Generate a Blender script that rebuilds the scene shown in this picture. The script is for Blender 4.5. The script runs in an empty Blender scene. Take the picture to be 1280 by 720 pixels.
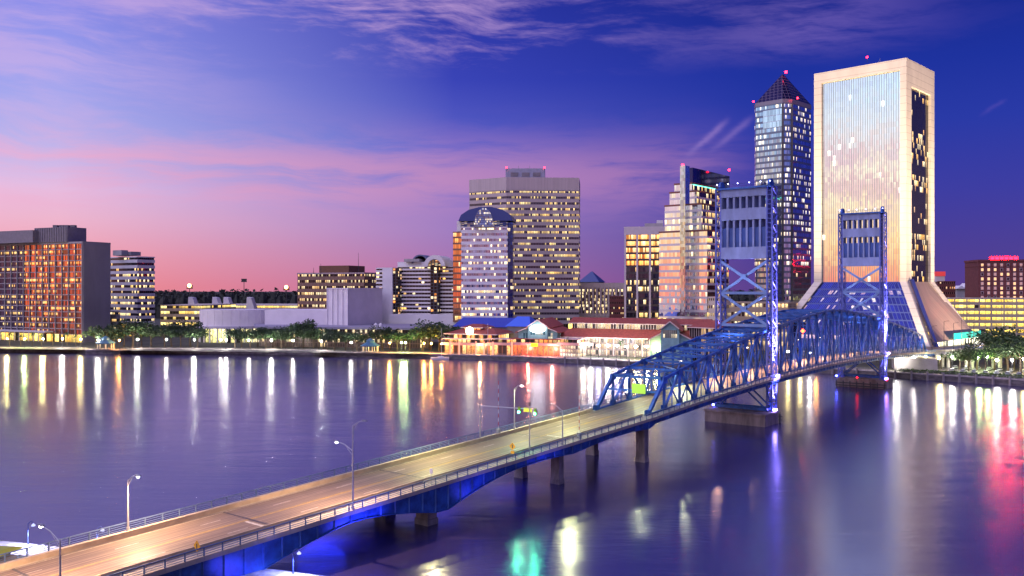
import bpy, math, random
from mathutils import Vector, Matrix
random.seed(7)
S = bpy.context.scene
COL = S.collection
F = 1100.0; H = 39.1; YH = 360.0           # focal length in 1280-wide pixels, eye height, horizon row

# ------------------------------------------------------------------ camera
cam = bpy.data.cameras.new('camera'); co = bpy.data.objects.new('camera', cam); COL.objects.link(co)
co.location = (0, 0, H); co.rotation_euler = (math.radians(90), 0, 0)
cam.sensor_width = 36; cam.lens = 36*F/1280; cam.clip_start = 1; cam.clip_end = 20000
S.camera = co
S.view_settings.view_transform = 'Standard'; S.view_settings.look = 'None'
S.view_settings.exposure = 0.35; S.view_settings.gamma = 1.0
try:
    S.cycles.use_denoising = True; S.cycles.max_bounces = 5; S.cycles.diffuse_bounces = 2
    S.cycles.glossy_bounces = 4; S.cycles.transparent_max_bounces = 4
    S.cycles.sample_clamp_indirect = 4; S.cycles.caustics_reflective = False; S.cycles.caustics_refractive = False
except Exception: pass

def lin(r, g, b, k=1.0):
    def c(u):
        u /= 255.0
        return (u/12.92 if u <= .04045 else ((u+.055)/1.055)**2.4)*k
    return (c(r), c(g), c(b), 1)

class NT:
    """small node-tree writer"""
    def __init__(s, tree): s.t = tree; s.n = tree.nodes; s.l = tree.links
    def new(s, typ, **kw):
        n = s.n.new(typ)
        for k, v in kw.items(): setattr(n, k, v)
        return n
    def put(s, sock, v):
        if v is None: return
        if isinstance(v, bpy.types.NodeSocket): s.l.new(v, sock)
        else: sock.default_value = v
    def m(s, op, a, b=None, c=None, clamp=False):
        n = s.new('ShaderNodeMath', operation=op, use_clamp=clamp)
        s.put(n.inputs[0], a); s.put(n.inputs[1], b); s.put(n.inputs[2], c)
        return n.outputs[0]
    def mr(s, v, a, b, c=0.0, d=1.0, smooth=True):
        n = s.new('ShaderNodeMapRange', interpolation_type='SMOOTHSTEP' if smooth else 'LINEAR')
        for i, q in enumerate((v, a, b, c, d)): s.put(n.inputs[i], q)
        return n.outputs[0]
    def mix(s, f, a, b, blend='MIX'):
        n = s.new('ShaderNodeMix', data_type='RGBA', blend_type=blend)
        s.put(n.inputs[0], f); s.put(n.inputs[6], a); s.put(n.inputs[7], b)
        return n.outputs[2]
    def ramp(s, v, stops):
        n = s.new('ShaderNodeValToRGB'); e = n.color_ramp.elements
        while len(e) < len(stops): e.new(.5)
        for i, (p, c) in enumerate(stops): e[i].position = p; e[i].color = c
        s.put(n.inputs[0], v); return n.outputs[0]
    def xyz(s, x, y, z):
        n = s.new('ShaderNodeCombineXYZ'); s.put(n.inputs[0], x); s.put(n.inputs[1], y); s.put(n.inputs[2], z); return n.outputs[0]
    def noise(s, vec, scale, detail=4, rough=.55, dist=0.0):
        n = s.new('ShaderNodeTexNoise'); s.put(n.inputs['Vector'], vec); n.inputs['Scale'].default_value = scale
        n.inputs['Detail'].default_value = detail; n.inputs['Roughness'].default_value = rough; n.inputs['Distortion'].default_value = dist
        return n.outputs[0]

# ------------------------------------------------------------------ world: dusk sky, afterglow behind the camera to the left
W = bpy.data.worlds.new('World'); S.world = W; W.use_nodes = True
def build_world():
    t = NT(W.node_tree); t.n.clear()
    tc = t.new('ShaderNodeTexCoord'); sp = t.new('ShaderNodeSeparateXYZ'); t.l.new(tc.outputs['Generated'], sp.inputs[0])
    x, y, z = sp.outputs
    hl = t.m('MAXIMUM', t.m('SQRT', t.m('ADD', t.m('MULTIPLY', x, x), t.m('MULTIPLY', y, y))), .001)
    wv = t.m('DIVIDE', t.m('ADD', t.m('MULTIPLY', x, -.90), t.m('MULTIPLY', y, -.43)), hl)     # 1 toward the afterglow
    az = t.m('ARCTAN2', x, t.m('MAXIMUM', y, -1.0))
    ze = t.m('ABSOLUTE', z)
    K = .785
    def rp(L): return t.ramp(ze, [(a, lin(*c, K)) for a, c in L])
    right = rp([(0, (88,64,142)), (.04, (78,64,150)), (.10, (62,62,162)), (.17, (42,58,166)), (.23, (30,50,158)), (.31, (24,40,138)), (.8, (20,32,110))])
    mid = rp([(0, (180,110,162)), (.03, (168,118,176)), (.065, (156,124,192)), (.11, (122,112,200)), (.155, (92,98,200)), (.23, (58,68,182)), (.31, (44,54,164)), (.8, (26,36,120))])
    left = rp([(0, (244,142,146)), (.03, (244,160,172)), (.07, (238,182,206)), (.10, (230,190,226)), (.13, (200,184,234)), (.16, (176,176,238)), (.21, (158,162,238)), (.30, (130,134,232)), (.8, (50,60,160))])
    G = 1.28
    glow = t.ramp(ze, [(0, lin(235,130,110,G)), (.02, lin(246,160,112,G)), (.05, lin(255,200,142,G)), (.085, lin(255,226,176,G)), (.13, lin(250,236,206,G)), (.175, lin(220,232,234,G)), (.25, lin(172,210,242,G)), (.36, lin(206,204,245,2.1)), (.8, lin(206,194,245,2.3))])  # upper stops brightened well past the afterglow to add light on the facades
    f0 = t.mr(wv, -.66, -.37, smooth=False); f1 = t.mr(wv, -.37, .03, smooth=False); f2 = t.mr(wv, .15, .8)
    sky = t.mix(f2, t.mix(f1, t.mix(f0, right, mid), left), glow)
    # clouds: wisps in two bands, stretched sideways
    zz = t.m('ADD', ze, .05)
    wob = t.noise(t.xyz(t.m('MULTIPLY', az, 3.0), t.m('MULTIPLY', ze, 6.0), 3.1), 1.6, 3)
    cv = t.xyz(t.m('MULTIPLY', az, 2.6), t.m('ADD', t.m('MULTIPLY', ze, 19.0), t.m('MULTIPLY', wob, .9)), 1.3)
    n1 = t.noise(cv, 1.15, 9, .64, .12)
    cv2 = t.xyz(t.m('ADD', t.m('MULTIPLY', az, 7.0), t.m('MULTIPLY', ze, -8.0)), t.m('ADD', t.m('MULTIPLY', ze, 34.0), t.m('MULTIPLY', az, 9.0)), 7.7)
    n2 = t.noise(cv2, .75, 8, .66, .25)
    # low pink band, y 190-260, fading out to the right of frame
    def bump(v, c, wd):
        d = t.m('DIVIDE', t.m('SUBTRACT', v, c), wd); return t.m('EXPONENT', t.m('MULTIPLY', t.m('MULTIPLY', d, d), -1.0))
    b1 = t.m('MULTIPLY', bump(ze, .122, .040), t.mr(az, .30, .18))
    b1 = t.m('MULTIPLY', b1, t.mr(n1, .36, .60))
    b2 = t.m('MULTIPLY', t.mr(ze, .225, .268), t.m('ADD', t.m('MULTIPLY', bump(az, -.12, .24), 1.15), t.m('MULTIPLY', bump(az, .34, .11), .55)))
    b2 = t.m('MULTIPLY', b2, t.mr(t.m('ADD', t.m('MULTIPLY', n2, .25), t.m('MULTIPLY', n1, .75)), .45, .60))
    b3 = t.m('MULTIPLY', t.mr(az, -.2, -.5), t.m('MULTIPLY', t.mr(n1, .40, .62), t.mr(ze, .12, .22)))
    # two short contrails above the stepped tower
    def streak(a0, e0, a1, e1, wd):
        dx, dy = a1-a0, e1-e0; L = math.hypot(dx, dy); ux, uy = dx/L, dy/L
        al = t.m('ADD', t.m('MULTIPLY', t.m('SUBTRACT', az, a0), ux), t.m('MULTIPLY', t.m('SUBTRACT', ze, e0), uy))
        ac = t.m('ADD', t.m('MULTIPLY', t.m('SUBTRACT', az, a0), -uy), t.m('MULTIPLY', t.m('SUBTRACT', ze, e0), ux))
        ac = t.m('ADD', ac, t.m('MULTIPLY', t.m('SUBTRACT', n2, .5), .012))
        return t.m('MULTIPLY', t.m('MULTIPLY', t.mr(al, 0, L*.5), t.mr(al, L, L*.7)), bump(ac, 0, wd))
    st = t.m('ADD', streak(.190, .138, .245, .187, .0033), t.m('MULTIPLY', streak(.215, .142, .272, .190, .0035), .7))
    st = t.m('MULTIPLY', t.m('ADD', st, t.m('MULTIPLY', streak(.485, .168, .515, .184, .002), .35)), .75)
    up = t.mr(z, -.02, .0)
    cl = t.mix(t.mr(wv, -.8, .1, smooth=False), lin(120,86,170,.8), lin(244,176,206,.8))
    low = t.m('MULTIPLY', t.m('MULTIPLY', b1, .85), up)
    sky = t.mix(t.m('MINIMUM', low, .9), sky, cl)
    cl2 = t.mix(t.mr(wv, -.8, 0, smooth=False), lin(112,92,186,.8), lin(224,184,226,.8))
    sky = t.mix(t.m('MINIMUM', t.m('MULTIPLY', t.m('ADD', t.m('ADD', b2, t.m('MULTIPLY', b3, .5)), st), .8), .85), sky, cl2)
    # faint ragged cloud in the glowing part that the glass towers mirror
    gl = t.m('MULTIPLY', t.m('MULTIPLY', f2, t.mr(n1, .47, .58)), t.mr(ze, .13, .06))
    sky = t.mix(t.m('MULTIPLY', gl, .28), sky, lin(150,110,140))
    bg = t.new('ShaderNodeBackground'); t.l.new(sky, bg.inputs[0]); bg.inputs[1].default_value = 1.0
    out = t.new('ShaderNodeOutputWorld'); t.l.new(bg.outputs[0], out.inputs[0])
build_world()

# ------------------------------------------------------------------ materials
MATS = {}
def mat(name, col, rough=.6, metal=0.0, var=0.0, vscale=.5, bump=0.0, spec=.5, stretch=None):
    if name in MATS: return MATS[name]
    m = bpy.data.materials.new(name); m.use_nodes = True; t = NT(m.node_tree)
    p = m.node_tree.nodes['Principled BSDF']
    if len(col) == 3: col = (*col, 1)
    p.inputs['Roughness'].default_value = rough; p.inputs['Metallic'].default_value = metal
    p.inputs['Specular IOR Level'].default_value = spec
    if var or bump:
        tc = t.new('ShaderNodeTexCoord'); mp = t.new('ShaderNodeMapping'); t.l.new(tc.outputs['Object'], mp.inputs[0])
        if stretch: mp.inputs['Scale'].default_value = stretch
        n = t.noise(mp.outputs[0], vscale, 6, .6)
        a = tuple(c*(1-var) for c in col[:3])+(1,); b = tuple(min(1, c*(1+var)) for c in col[:3])+(1,)
        t.put(p.inputs['Base Color'], t.mix(t.mr(n, .3, .7), a, b))
        if bump:
            bn = t.new('ShaderNodeBump'); bn.inputs['Strength'].default_value = bump; t.l.new(n, bn.inputs['Height']); t.l.new(bn.outputs[0], p.inputs['Normal'])
    else: p.inputs['Base Color'].default_value = col
    MATS[name] = m; return m
def emit(name, col, k):
    if name in MATS: return MATS[name]
    m = bpy.data.materials.new(name); m.use_nodes = True; t = NT(m.node_tree)
    p = m.node_tree.nodes['Principled BSDF']; p.inputs['Base Color'].default_value = (.06,.06,.06,1)
    p.inputs['Emission Color'].default_value = (*col[:3], 1); p.inputs['Emission Strength'].default_value = k
    MATS[name] = m; return m
def winmat(name, cw, rows, lit, glass, metal=.9, rough=.08, warm=(255,205,120), k=1.2, mull=.12, mcol=(.25,.24,.27), vm=.08, cluster=.35, tilt=0.0, warm2=(255,238,190), dv=.45, run=.14, vlo=0.0, vhi=1.0, rowv=.5):
    """glazing in UV metres (u) by storeys (v): cells of width cw; a share 'lit' of the cells is a lit room, the rest mirrors the sky"""
    if name in MATS: return MATS[name]
    m = bpy.data.materials.new(name); m.use_nodes = True; t = NT(m.node_tree); p = m.node_tree.nodes['Principled BSDF']
    uv = t.new('ShaderNodeTexCoord'); sp = t.new('ShaderNodeSeparateXYZ'); t.l.new(uv.outputs['UV'], sp.inputs[0])
    oi = t.new('ShaderNodeObjectInfo'); rnd = t.m('MULTIPLY', oi.outputs['Random'], 97.0)
    cu = t.m('DIVIDE', sp.outputs[0], cw); cv = t.m('MULTIPLY', sp.outputs[1], rows)
    iu = t.m('FLOOR', cu); iv = t.m('FLOOR', cv); fu = t.m('FRACT', cu); fv = t.m('FRACT', cv)
    wn = t.new('ShaderNodeTexWhiteNoise', noise_dimensions='3D'); t.l.new(t.xyz(iu, iv, rnd), wn.inputs[0])
    big = t.noise(t.xyz(t.m('MULTIPLY', iu, run), t.m('MULTIPLY', iv, 1.7), rnd), 1.0, 2)
    thr = t.m('ADD', lit, t.m('MULTIPLY', t.m('SUBTRACT', big, .5), cluster*4))
    wr = t.new('ShaderNodeTexWhiteNoise', noise_dimensions='2D'); t.l.new(t.xyz(iv, rnd, 0), wr.inputs[0])
    thr = t.m('ADD', thr, t.m('MULTIPLY', t.m('SUBTRACT', wr.outputs[0], .55), rowv))
    isl = t.m('LESS_THAN', wn.outputs[0], thr)
    sc = t.new('ShaderNodeSeparateColor'); t.l.new(wn.outputs[1], sc.inputs[0])
    edge = t.m('MINIMUM', t.m('MINIMUM', fu, t.m('SUBTRACT', 1.0, fu)), t.m('ADD', t.m('MINIMUM', fv, t.m('SUBTRACT', 1.0, fv)), 0.0 if rows > 1 else .2))
    frame = t.m('LESS_THAN', edge, mull*.5)
    # room: brighter toward its ceiling, furniture and blinds break it up
    inn = t.noise(t.xyz(t.m('MULTIPLY', cu, 3.0), t.m('MULTIPLY', cv, 4.0), rnd), 1.3, 3)
    room = t.m('MULTIPLY', t.m('ADD', .45, t.m('MULTIPLY', fv, .75)), t.mr(inn, .3, .6, .35, 1.2))
    room = t.m('MULTIPLY', room, t.m('MULTIPLY', t.mr(sc.outputs[1], 0, 1, .7, 1.25, False), t.mr(t.noise(t.xyz(t.m('MULTIPLY', iu, .3), iv, t.m('ADD', rnd, 5.0)), 1.0, 1), .3, .7, .45, 1.35)))
    ec = t.mix(t.mr(t.noise(t.xyz(t.m('MULTIPLY', iu, .25), iv, t.m('ADD', rnd, 9.0)), 1.0, 2), .35, .65), lin(*warm), lin(*warm2))
    t.put(p.inputs['Emission Color'], ec)
    t.put(p.inputs['Emission Strength'], t.m('MULTIPLY', t.m('MULTIPLY', t.m('MULTIPLY', t.m('MULTIPLY', isl, t.m('MULTIPLY', t.m('GREATER_THAN', fv, vlo), t.m('LESS_THAN', fv, vhi))), t.m('SUBTRACT', 1.0, frame)), room), k))
    gl = t.mix(t.mr(sc.outputs[0], 0, 1, 0, dv), lin(*glass), (0.02,.02,.03,1))
    t.put(p.inputs['Base Color'], t.mix(frame, gl, (*mcol, 1)))
    t.put(p.inputs['Metallic'], t.m('MULTIPLY', t.m('SUBTRACT', 1.0, frame), metal))
    t.put(p.inputs['Roughness'], t.m('ADD', t.m('MULTIPLY', frame, .5), rough))
    if tilt:   # panes never lie perfectly flush: each mirrors a slightly different piece of sky
        g = t.new('ShaderNodeNewGeometry'); vm_ = t.new('ShaderNodeVectorMath', operation='MULTIPLY_ADD')
        t.l.new(wn.outputs[1], vm_.inputs[0]); vm_.inputs[1].default_value = (tilt, tilt, tilt)
        vs = t.new('ShaderNodeVectorMath', operation='SUBTRACT'); t.l.new(g.outputs['Normal'], vs.inputs[0]); vs.inputs[1].default_value = (tilt/2,)*3
        t.l.new(vs.outputs[0], vm_.inputs[2]); nn = t.new('ShaderNodeVectorMath', operation='NORMALIZE'); t.l.new(vm_.outputs[0], nn.inputs[0])
        t.l.new(nn.outputs[0], p.inputs['Normal'])
    MATS[name] = m; return m

concrete = mat('concrete', (.36,.34,.35), .8, var=.16, vscale=.12)
conc_dark = mat('concrete_dark', (.20,.19,.21), .85, var=.2, vscale=.15)
white_wall = mat('white_wall', (.68,.66,.68), .7, var=.06, vscale=.1)
brown_wall = mat('brown_wall', (.24,.14,.11), .8, var=.15)
brick = mat('brick', (.16,.05,.05), .85, var=.2, vscale=.6)
steel = mat('blue_steel', (.025,.10,.36), .45, metal=.1, var=.4, vscale=.5, bump=.1)
steel_pale = mat('pale_blue_steel', (.32,.36,.56), .5, var=.1, vscale=.4)
red_roof = mat('red_roof', (.34,.07,.045), .6, var=.25, vscale=.8)
teal_wall = mat('teal_wall', (.20,.36,.38), .6, var=.15)
metal_grey = mat('galvanised', (.30,.31,.34), .45, metal=.6)
dark_metal = mat('dark_metal', (.04,.04,.05), .5)
bark = mat('bark', (.07,.05,.035), .9, var=.3, vscale=2)
leaf = mat('leaf', (.035,.075,.025), .65, var=.45, vscale=.35)
palm_leaf = mat('palm_leaf', (.05,.10,.03), .6, var=.4, vscale=.6)

# ------------------------------------------------------------------ mesh helper
class MB:
    def __init__(s): s.v = []; s.f = []; s.u = []
    def quad(s, a, b, c, d, uv=None):
        i = len(s.v); s.v += [tuple(a), tuple(b), tuple(c), tuple(d)]; s.f.append((i, i+1, i+2, i+3))
        s.u.append(uv or [(0,0),(1,0),(1,1),(0,1)]); return s
    def ngon(s, pts, uv=None):
        i = len(s.v); s.v += [tuple(p) for p in pts]; s.f.append(tuple(range(i, i+len(pts)))); s.u.append(uv or [(p[0]*.1, p[1]*.1) for p in pts]); return s
    def prism(s, poly, z0, z1, poly2=None, cap=True, bottom=True):
        p2 = poly2 or poly; n = len(poly); acc = 0
        for i in range(n):
            j = (i+1) % n; a, b = poly[i], poly[j]; c, d = p2[j], p2[i]
            L = math.hypot(b[0]-a[0], b[1]-a[1])
            s.quad((a[0],a[1],z0), (b[0],b[1],z0), (c[0],c[1],z1), (d[0],d[1],z1), [(acc,0),(acc+L,0),(acc+L,1),(acc,1)]); acc += L
        if cap: s.ngon([(p[0],p[1],z1) for p in p2])
        if cap and bottom: s.ngon([(p[0],p[1],z0) for p in reversed(poly)])
        return s
    def beam(s, p, q, w, h=None, up=(0,0,1)):
        p = Vector(p); q = Vector(q); d = q-p
        if d.length < 1e-5: return s
        d.normalize(); up = Vector(up)
        r = d.cross(up)
        if r.length < .05: r = d.cross(Vector((1,0,0)))
        r.normalize(); u = r.cross(d); h = h or w; r *= w/2; u *= h/2
        A = [p-r-u, p+r-u, p+r+u, p-r+u]; B = [q-r-u, q+r-u, q+r+u, q-r+u]
        for i in range(4):
            j = (i+1) % 4; s.quad(A[i], B[i], B[j], A[j])
        s.quad(A[0], A[1], A[2], A[3]); s.quad(B[3], B[2], B[1], B[0]); return s
    def box(s, c, sx, sy, sz, ang=0):
        ca, sa = math.cos(ang), math.sin(ang)
        P = [(c[0]+ca*x-sa*y, c[1]+sa*x+ca*y) for x, y in ((-sx/2,-sy/2),(sx/2,-sy/2),(sx/2,sy/2),(-sx/2,sy/2))]
        return s.prism(P, c[2]-sz/2, c[2]+sz/2)
    def tube(s, p, q, r0, r1=None, n=8, cap=True):
        p = Vector(p); q = Vector(q); r1 = r0 if r1 is None else r1; d = (q-p).normalized()
        a = d.cross(Vector((0,0,1)))
        if a.length < .05: a = Vector((1,0,0))
        a.normalize(); b = a.cross(d)
        A = [p+(a*math.cos(6.2832*i/n)+b*math.sin(6.2832*i/n))*r0 for i in range(n)]
        B = [q+(a*math.cos(6.2832*i/n)+b*math.sin(6.2832*i/n))*r1 for i in range(n)]
        for i in range(n):
            j = (i+1) % n; s.quad(A[j], A[i], B[i], B[j])
        if cap: s.ngon(A); s.ngon(B[::-1])
        return s
    def lathe(s, c, prof, n=16, a0=0, a1=6.28319):
        acc = 0
        for i in range(n):
            t0 = a0+(a1-a0)*i/n; t1 = a0+(a1-a0)*(i+1)/n; L = abs(t1-t0)*max(r for r, z in prof)
            for k in range(len(prof)-1):
                (r0, z0), (r1, z1) = prof[k], prof[k+1]
                s.quad((c[0]+r0*math.cos(t0), c[1]+r0*math.sin(t0), c[2]+z0), (c[0]+r0*math.cos(t1), c[1]+r0*math.sin(t1), c[2]+z0),
                       (c[0]+r1*math.cos(t1), c[1]+r1*math.sin(t1), c[2]+z1), (c[0]+r1*math.cos(t0), c[1]+r1*math.sin(t0), c[2]+z1), [(acc,0),(acc+L,0),(acc+L,1),(acc,1)])
            acc += L
        return s
    def build(s, name, m, parent=None, smooth=False):
        me = bpy.data.meshes.new(name); me.from_pydata(s.v, [], s.f); uvl = me.uv_layers.new(name='UVMap')
        k = 0
        flat = []
        for u in s.u:
            for c in u: flat += [c[0], c[1]]
        uvl.data.foreach_set('uv', flat)
        me.materials.append(m)
        if smooth: me.polygons.foreach_set('use_smooth', [True]*len(me.polygons))
        me.update(); o = bpy.data.objects.new(name, me); COL.objects.link(o)
        if parent: o.parent = parent
        return o
def tag(o, label=None, cat=None, group=None, kind=None):
    for k, v in (('label', label), ('category', cat), ('group', group), ('kind', kind)):
        if v: o[k] = v
    return o
def thing(name, label, cat, loc=(0,0,0), group=None, rz=0):
    o = bpy.data.objects.new(name, None); COL.objects.link(o); o.location = loc; o.rotation_euler.z = rz; o.empty_display_size = .5
    return tag(o, label, cat, group)
def kids(o): return [c for c in o.children]
def copy_tree(o, parent=None):
    c = o.copy(); COL.objects.link(c)
    if parent: c.parent = parent
    for k in kids(o): copy_tree(k, c)
    return c
ORD = 'first second third fourth fifth sixth seventh eighth ninth tenth eleventh twelfth thirteenth fourteenth fifteenth sixteenth seventeenth eighteenth nineteenth twentieth twenty-first twenty-second twenty-third twenty-fourth twenty-fifth twenty-sixth twenty-seventh twenty-eighth twenty-ninth thirtieth thirty-first thirty-second thirty-third thirty-fourth thirty-fifth thirty-sixth thirty-seventh thirty-eighth thirty-ninth fortieth'.split()
def X(px, d): return (px-640)/F*d
def Z(py, d): return H+(YH-py)/F*d
def P2(px, d): return (X(px, d), d)
def fp(pc, D, phi, pl, pr):
    """footprint from its nearest corner: front runs to column pl, side runs back to column pr"""
    ph = math.radians(phi); C = (X(pc, D), D); fd = (-math.cos(ph), math.sin(ph)); sd = (math.sin(ph), math.cos(ph))
    def solve(d, px):
        k = (px-640)/F; return (k*C[1]-C[0])/(d[0]-k*d[1])
    wf = solve(fd, pl); ws = solve(sd, pr) if not isinstance(pr, str) else float(pr)
    A = (C[0]+fd[0]*wf, C[1]+fd[1]*wf); B = (C[0]+sd[0]*ws, C[1]+sd[1]*ws); E = (A[0]+sd[0]*ws, A[1]+sd[1]*ws)
    return [A, C, B, E]
def off(poly, d):
    n = len(poly); R = []
    for i in range(n):
        p0, p1, p2 = poly[i-1], poly[i], poly[(i+1) % n]
        def nrm(a, b):
            L = math.hypot(b[0]-a[0], b[1]-a[1]); return ((b[1]-a[1])/L, -(b[0]-a[0])/L)
        n1, n2 = nrm(p0, p1), nrm(p1, p2); k = 1+n1[0]*n2[0]+n1[1]*n2[1]
        R.append((p1[0]+d*(n1[0]+n2[0])/k, p1[1]+d*(n1[1]+n2[1])/k))
    return R
GZ = 2.6   # ground level of the north bank

def bands(root, poly, z0, z1, n, frac, wall, glass, proud=.35, name='wall', fins=None, sill=True, bandname='window_band'):
    """storeys: solid wall with proud spandrel courses, one ring of glazing per storey"""
    w = MB(); w.prism(poly, z0, z1); h = (z1-z0)/n
    for i in range(n):
        a = z0+i*h; w.prism(off(poly, proud), a, a+h*(1-frac))
    w.prism(off(poly, proud+.02), z1-.35, z1+.45)
    if fins:
        sp, fw, fd = fins
        for i in range(len(poly)):
            a, b = Vector(poly[i]), Vector(poly[(i+1) % len(poly)]); L = (b-a).length; d = (b-a)/L; nn = Vector((d.y, -d.x)); k = max(1, round(L/sp))
            for j in range(k+1):
                c = a+d*(L*j/k)+nn*(fd/2+.05); w.box((c.x, c.y, (z0+z1)/2+.1), fw, fd, z1-z0+.8, math.atan2(d.y, d.x))
    o = w.build(name, wall, root)
    for i in range(n):
        a = z0+i*h; g = MB(); g.prism(off(poly, .06), a+h*(1-frac)-.1, a+h+.1 if i < n-1 else a+h-.3, cap=False); g.build(bandname, glass, root)
    return o
def curtain(root, poly, z0, z1, n, glass, name='glass_wall', edges=None):
    """full-height glazing, v counts storeys"""
    for i in range(len(poly)):
        if edges and i not in edges: continue
        a, b = poly[i], poly[(i+1) % len(poly)]; L = math.hypot(b[0]-a[0], b[1]-a[1])
        q = MB(); q.quad((a[0],a[1],z0),(b[0],b[1],z0),(b[0],b[1],z1),(a[0],a[1],z1), [(0,0),(L,0),(L,n),(0,n)]); q.build(name, glass, root)

def light(name, typ, loc, col, power, parent=None, size=.5, aim=None, spot=60, blend=.6):
    l = bpy.data.lights.new(name, typ); l.color = col; l.energy = power
    if typ == 'AREA': l.size = size
    else: l.shadow_soft_size = size
    if typ == 'SPOT': l.spot_size = math.radians(spot); l.spot_blend = blend
    o = bpy.data.objects.new(name, l); COL.objects.link(o); o.location = loc
    if aim is not None: o.rotation_euler = (Vector(aim)-Vector(loc)).to_track_quat('-Z', 'Y').to_euler()
    if parent: o.parent = parent
    return o

# ================================================================== SETTING
# water
def water():
    m = bpy.data.materials.new('river_water'); m.use_nodes = True; t = NT(m.node_tree); p = m.node_tree.nodes['Principled BSDF']
    tc = t.new('ShaderNodeTexCoord')
    big = t.noise(tc.outputs['Object'], .02, 2, .4)
    p.inputs['Base Color'].default_value = (.042, .034, .12, 1)
    p.inputs['IOR'].default_value = 3.0
    p.inputs['Specular Tint'].default_value = (.80, .80, 1, 1)
    t.put(p.inputs['Roughness'], t.mr(big, .1, .9, .165, .235))
    mp = t.new('ShaderNodeMapping'); t.l.new(tc.outputs['Object'], mp.inputs[0]); mp.inputs['Scale'].default_value = (1, 2.2, 1)
    n1 = t.noise(mp.outputs[0], .55, 4, .6); n2 = t.noise(mp.outputs[0], .05, 3, .5)
    b = t.new('ShaderNodeBump'); b.inputs['Strength'].default_value = .11; b.inputs['Distance'].default_value = .25
    mp3 = t.new('ShaderNodeMapping'); t.l.new(tc.outputs['Object'], mp3.inputs[0]); mp3.inputs['Scale'].default_value = (.25, 1, 1); n3 = t.noise(mp3.outputs[0], .10, 5, .6, .6)
    t.put(b.inputs['Height'], t.m('ADD', t.m('MULTIPLY', n1, t.mr(n3, .4, .6, .4, 1.4)), t.m('ADD', t.m('MULTIPLY', n2, 2.5), t.m('MULTIPLY', n3, 1.3)))); t.l.new(b.outputs[0], p.inputs['Normal'])
    return m
tag(MB().quad((-9000,-900,0),(9000,-900,0),(9000,9000,0),(-9000,9000,0)).build('river', water()), kind='structure')

# north bank: land sheet behind a sea wall
SH = [(-500,438),(-80,440.5),(0,440.5),(96,441),(108,443),(150,443),(165,441.5),(240,442),(390,443.5),(425,446.5),(488,447.5),(505,447),(560,449),(650,451.5),(740,455.5),(830,460),(1000,465),(1130,473.5),(1280,483),(1420,493)]
def shore_pt(px, inland=0.0, z=GZ):
    for (a, ya), (b, yb) in zip(SH, SH[1:]):
        if a <= px <= b or b == 1420:
            y = ya+(yb-ya)*(px-a)/(b-a); d = H*F/(y-YH); break
    return (X(px, d+inland), d+inland)
shore = [(X(px, H*F/(y-YH)), H*F/(y-YH)) for px, y in SH]
grass = mat('park_ground', (.05,.055,.035), .9, var=.5, vscale=.05)
pave = mat('paving', (.24,.21,.20), .8, var=.2, vscale=.25)
asph = mat('asphalt', (.055,.05,.052), .8, var=.25, vscale=.3)
land = MB(); poly = shore+[(9000, 200), (9000, 9000), (-9000, 9000), (-9000, 900)]
land.ngon([(x, y, GZ) for x, y in poly]); tag(land.build('ground', grass), kind='structure')
prom = MB()
for a, b in zip(shore, shore[1:]):
    prom.quad((a[0],a[1]+.3,GZ+.05),(b[0],b[1]+.3,GZ+.05),(b[0]*1.0+1,b[1]+9,GZ+.05),(a[0]+1,a[1]+9,GZ+.05))
tag(prom.build('riverside_path', pave), kind='structure')
sw = thing('sea_wall', 'long grey concrete sea wall with a capping edge along the far river bank', 'sea wall')
w = MB(); c = MB()
for a, b in zip(shore, shore[1:]):
    w.quad((a[0],a[1],-2),(b[0],b[1],-2),(b[0],b[1],GZ-.3),(a[0],a[1],GZ-.3))
    c.prism([(a[0],a[1]-.25),(b[0],b[1]-.25),(b[0],b[1]+.5),(a[0],a[1]+.5)], GZ-.3, GZ+.12)
w.build('wall_face', mat('stained_concrete', (.13,.115,.12), .85, var=.4, vscale=.35, stretch=(1,1,3)), sw); c.build('coping', mat('coping', (.38,.34,.36), .7, var=.2), sw)
# concrete guide posts standing in front of the wall on the right half
for px in [706,722,738,754,770,786,1040,1070,1094,1118,1138,1158,1178,1198,1219,1240,1261]:
    x, y = shore_pt(px); MB().box((x, y-.8, 1.6), .7, .7, 4.0).build('post', mat('post', (.26,.24,.25), .7, var=.1), sw)
rail = MB()
for a, b in zip(shore, shore[1:]):
    L = math.hypot(b[0]-a[0], b[1]-a[1]); n = max(1, int(L/3))
    for i in range(n):
        t = i/n; x = a[0]+(b[0]-a[0])*t; y = a[1]+(b[1]-a[1])*t+.3; rail.box((x, y, GZ+.6), .09, .09, 1.0)
    rail.beam((a[0],a[1]+.3,GZ+1.1),(b[0],b[1]+.3,GZ+1.1), .09); rail.beam((a[0],a[1]+.3,GZ+.6),(b[0],b[1]+.3,GZ+.6), .05)
rail.build('railing', metal_grey, sw)

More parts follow.
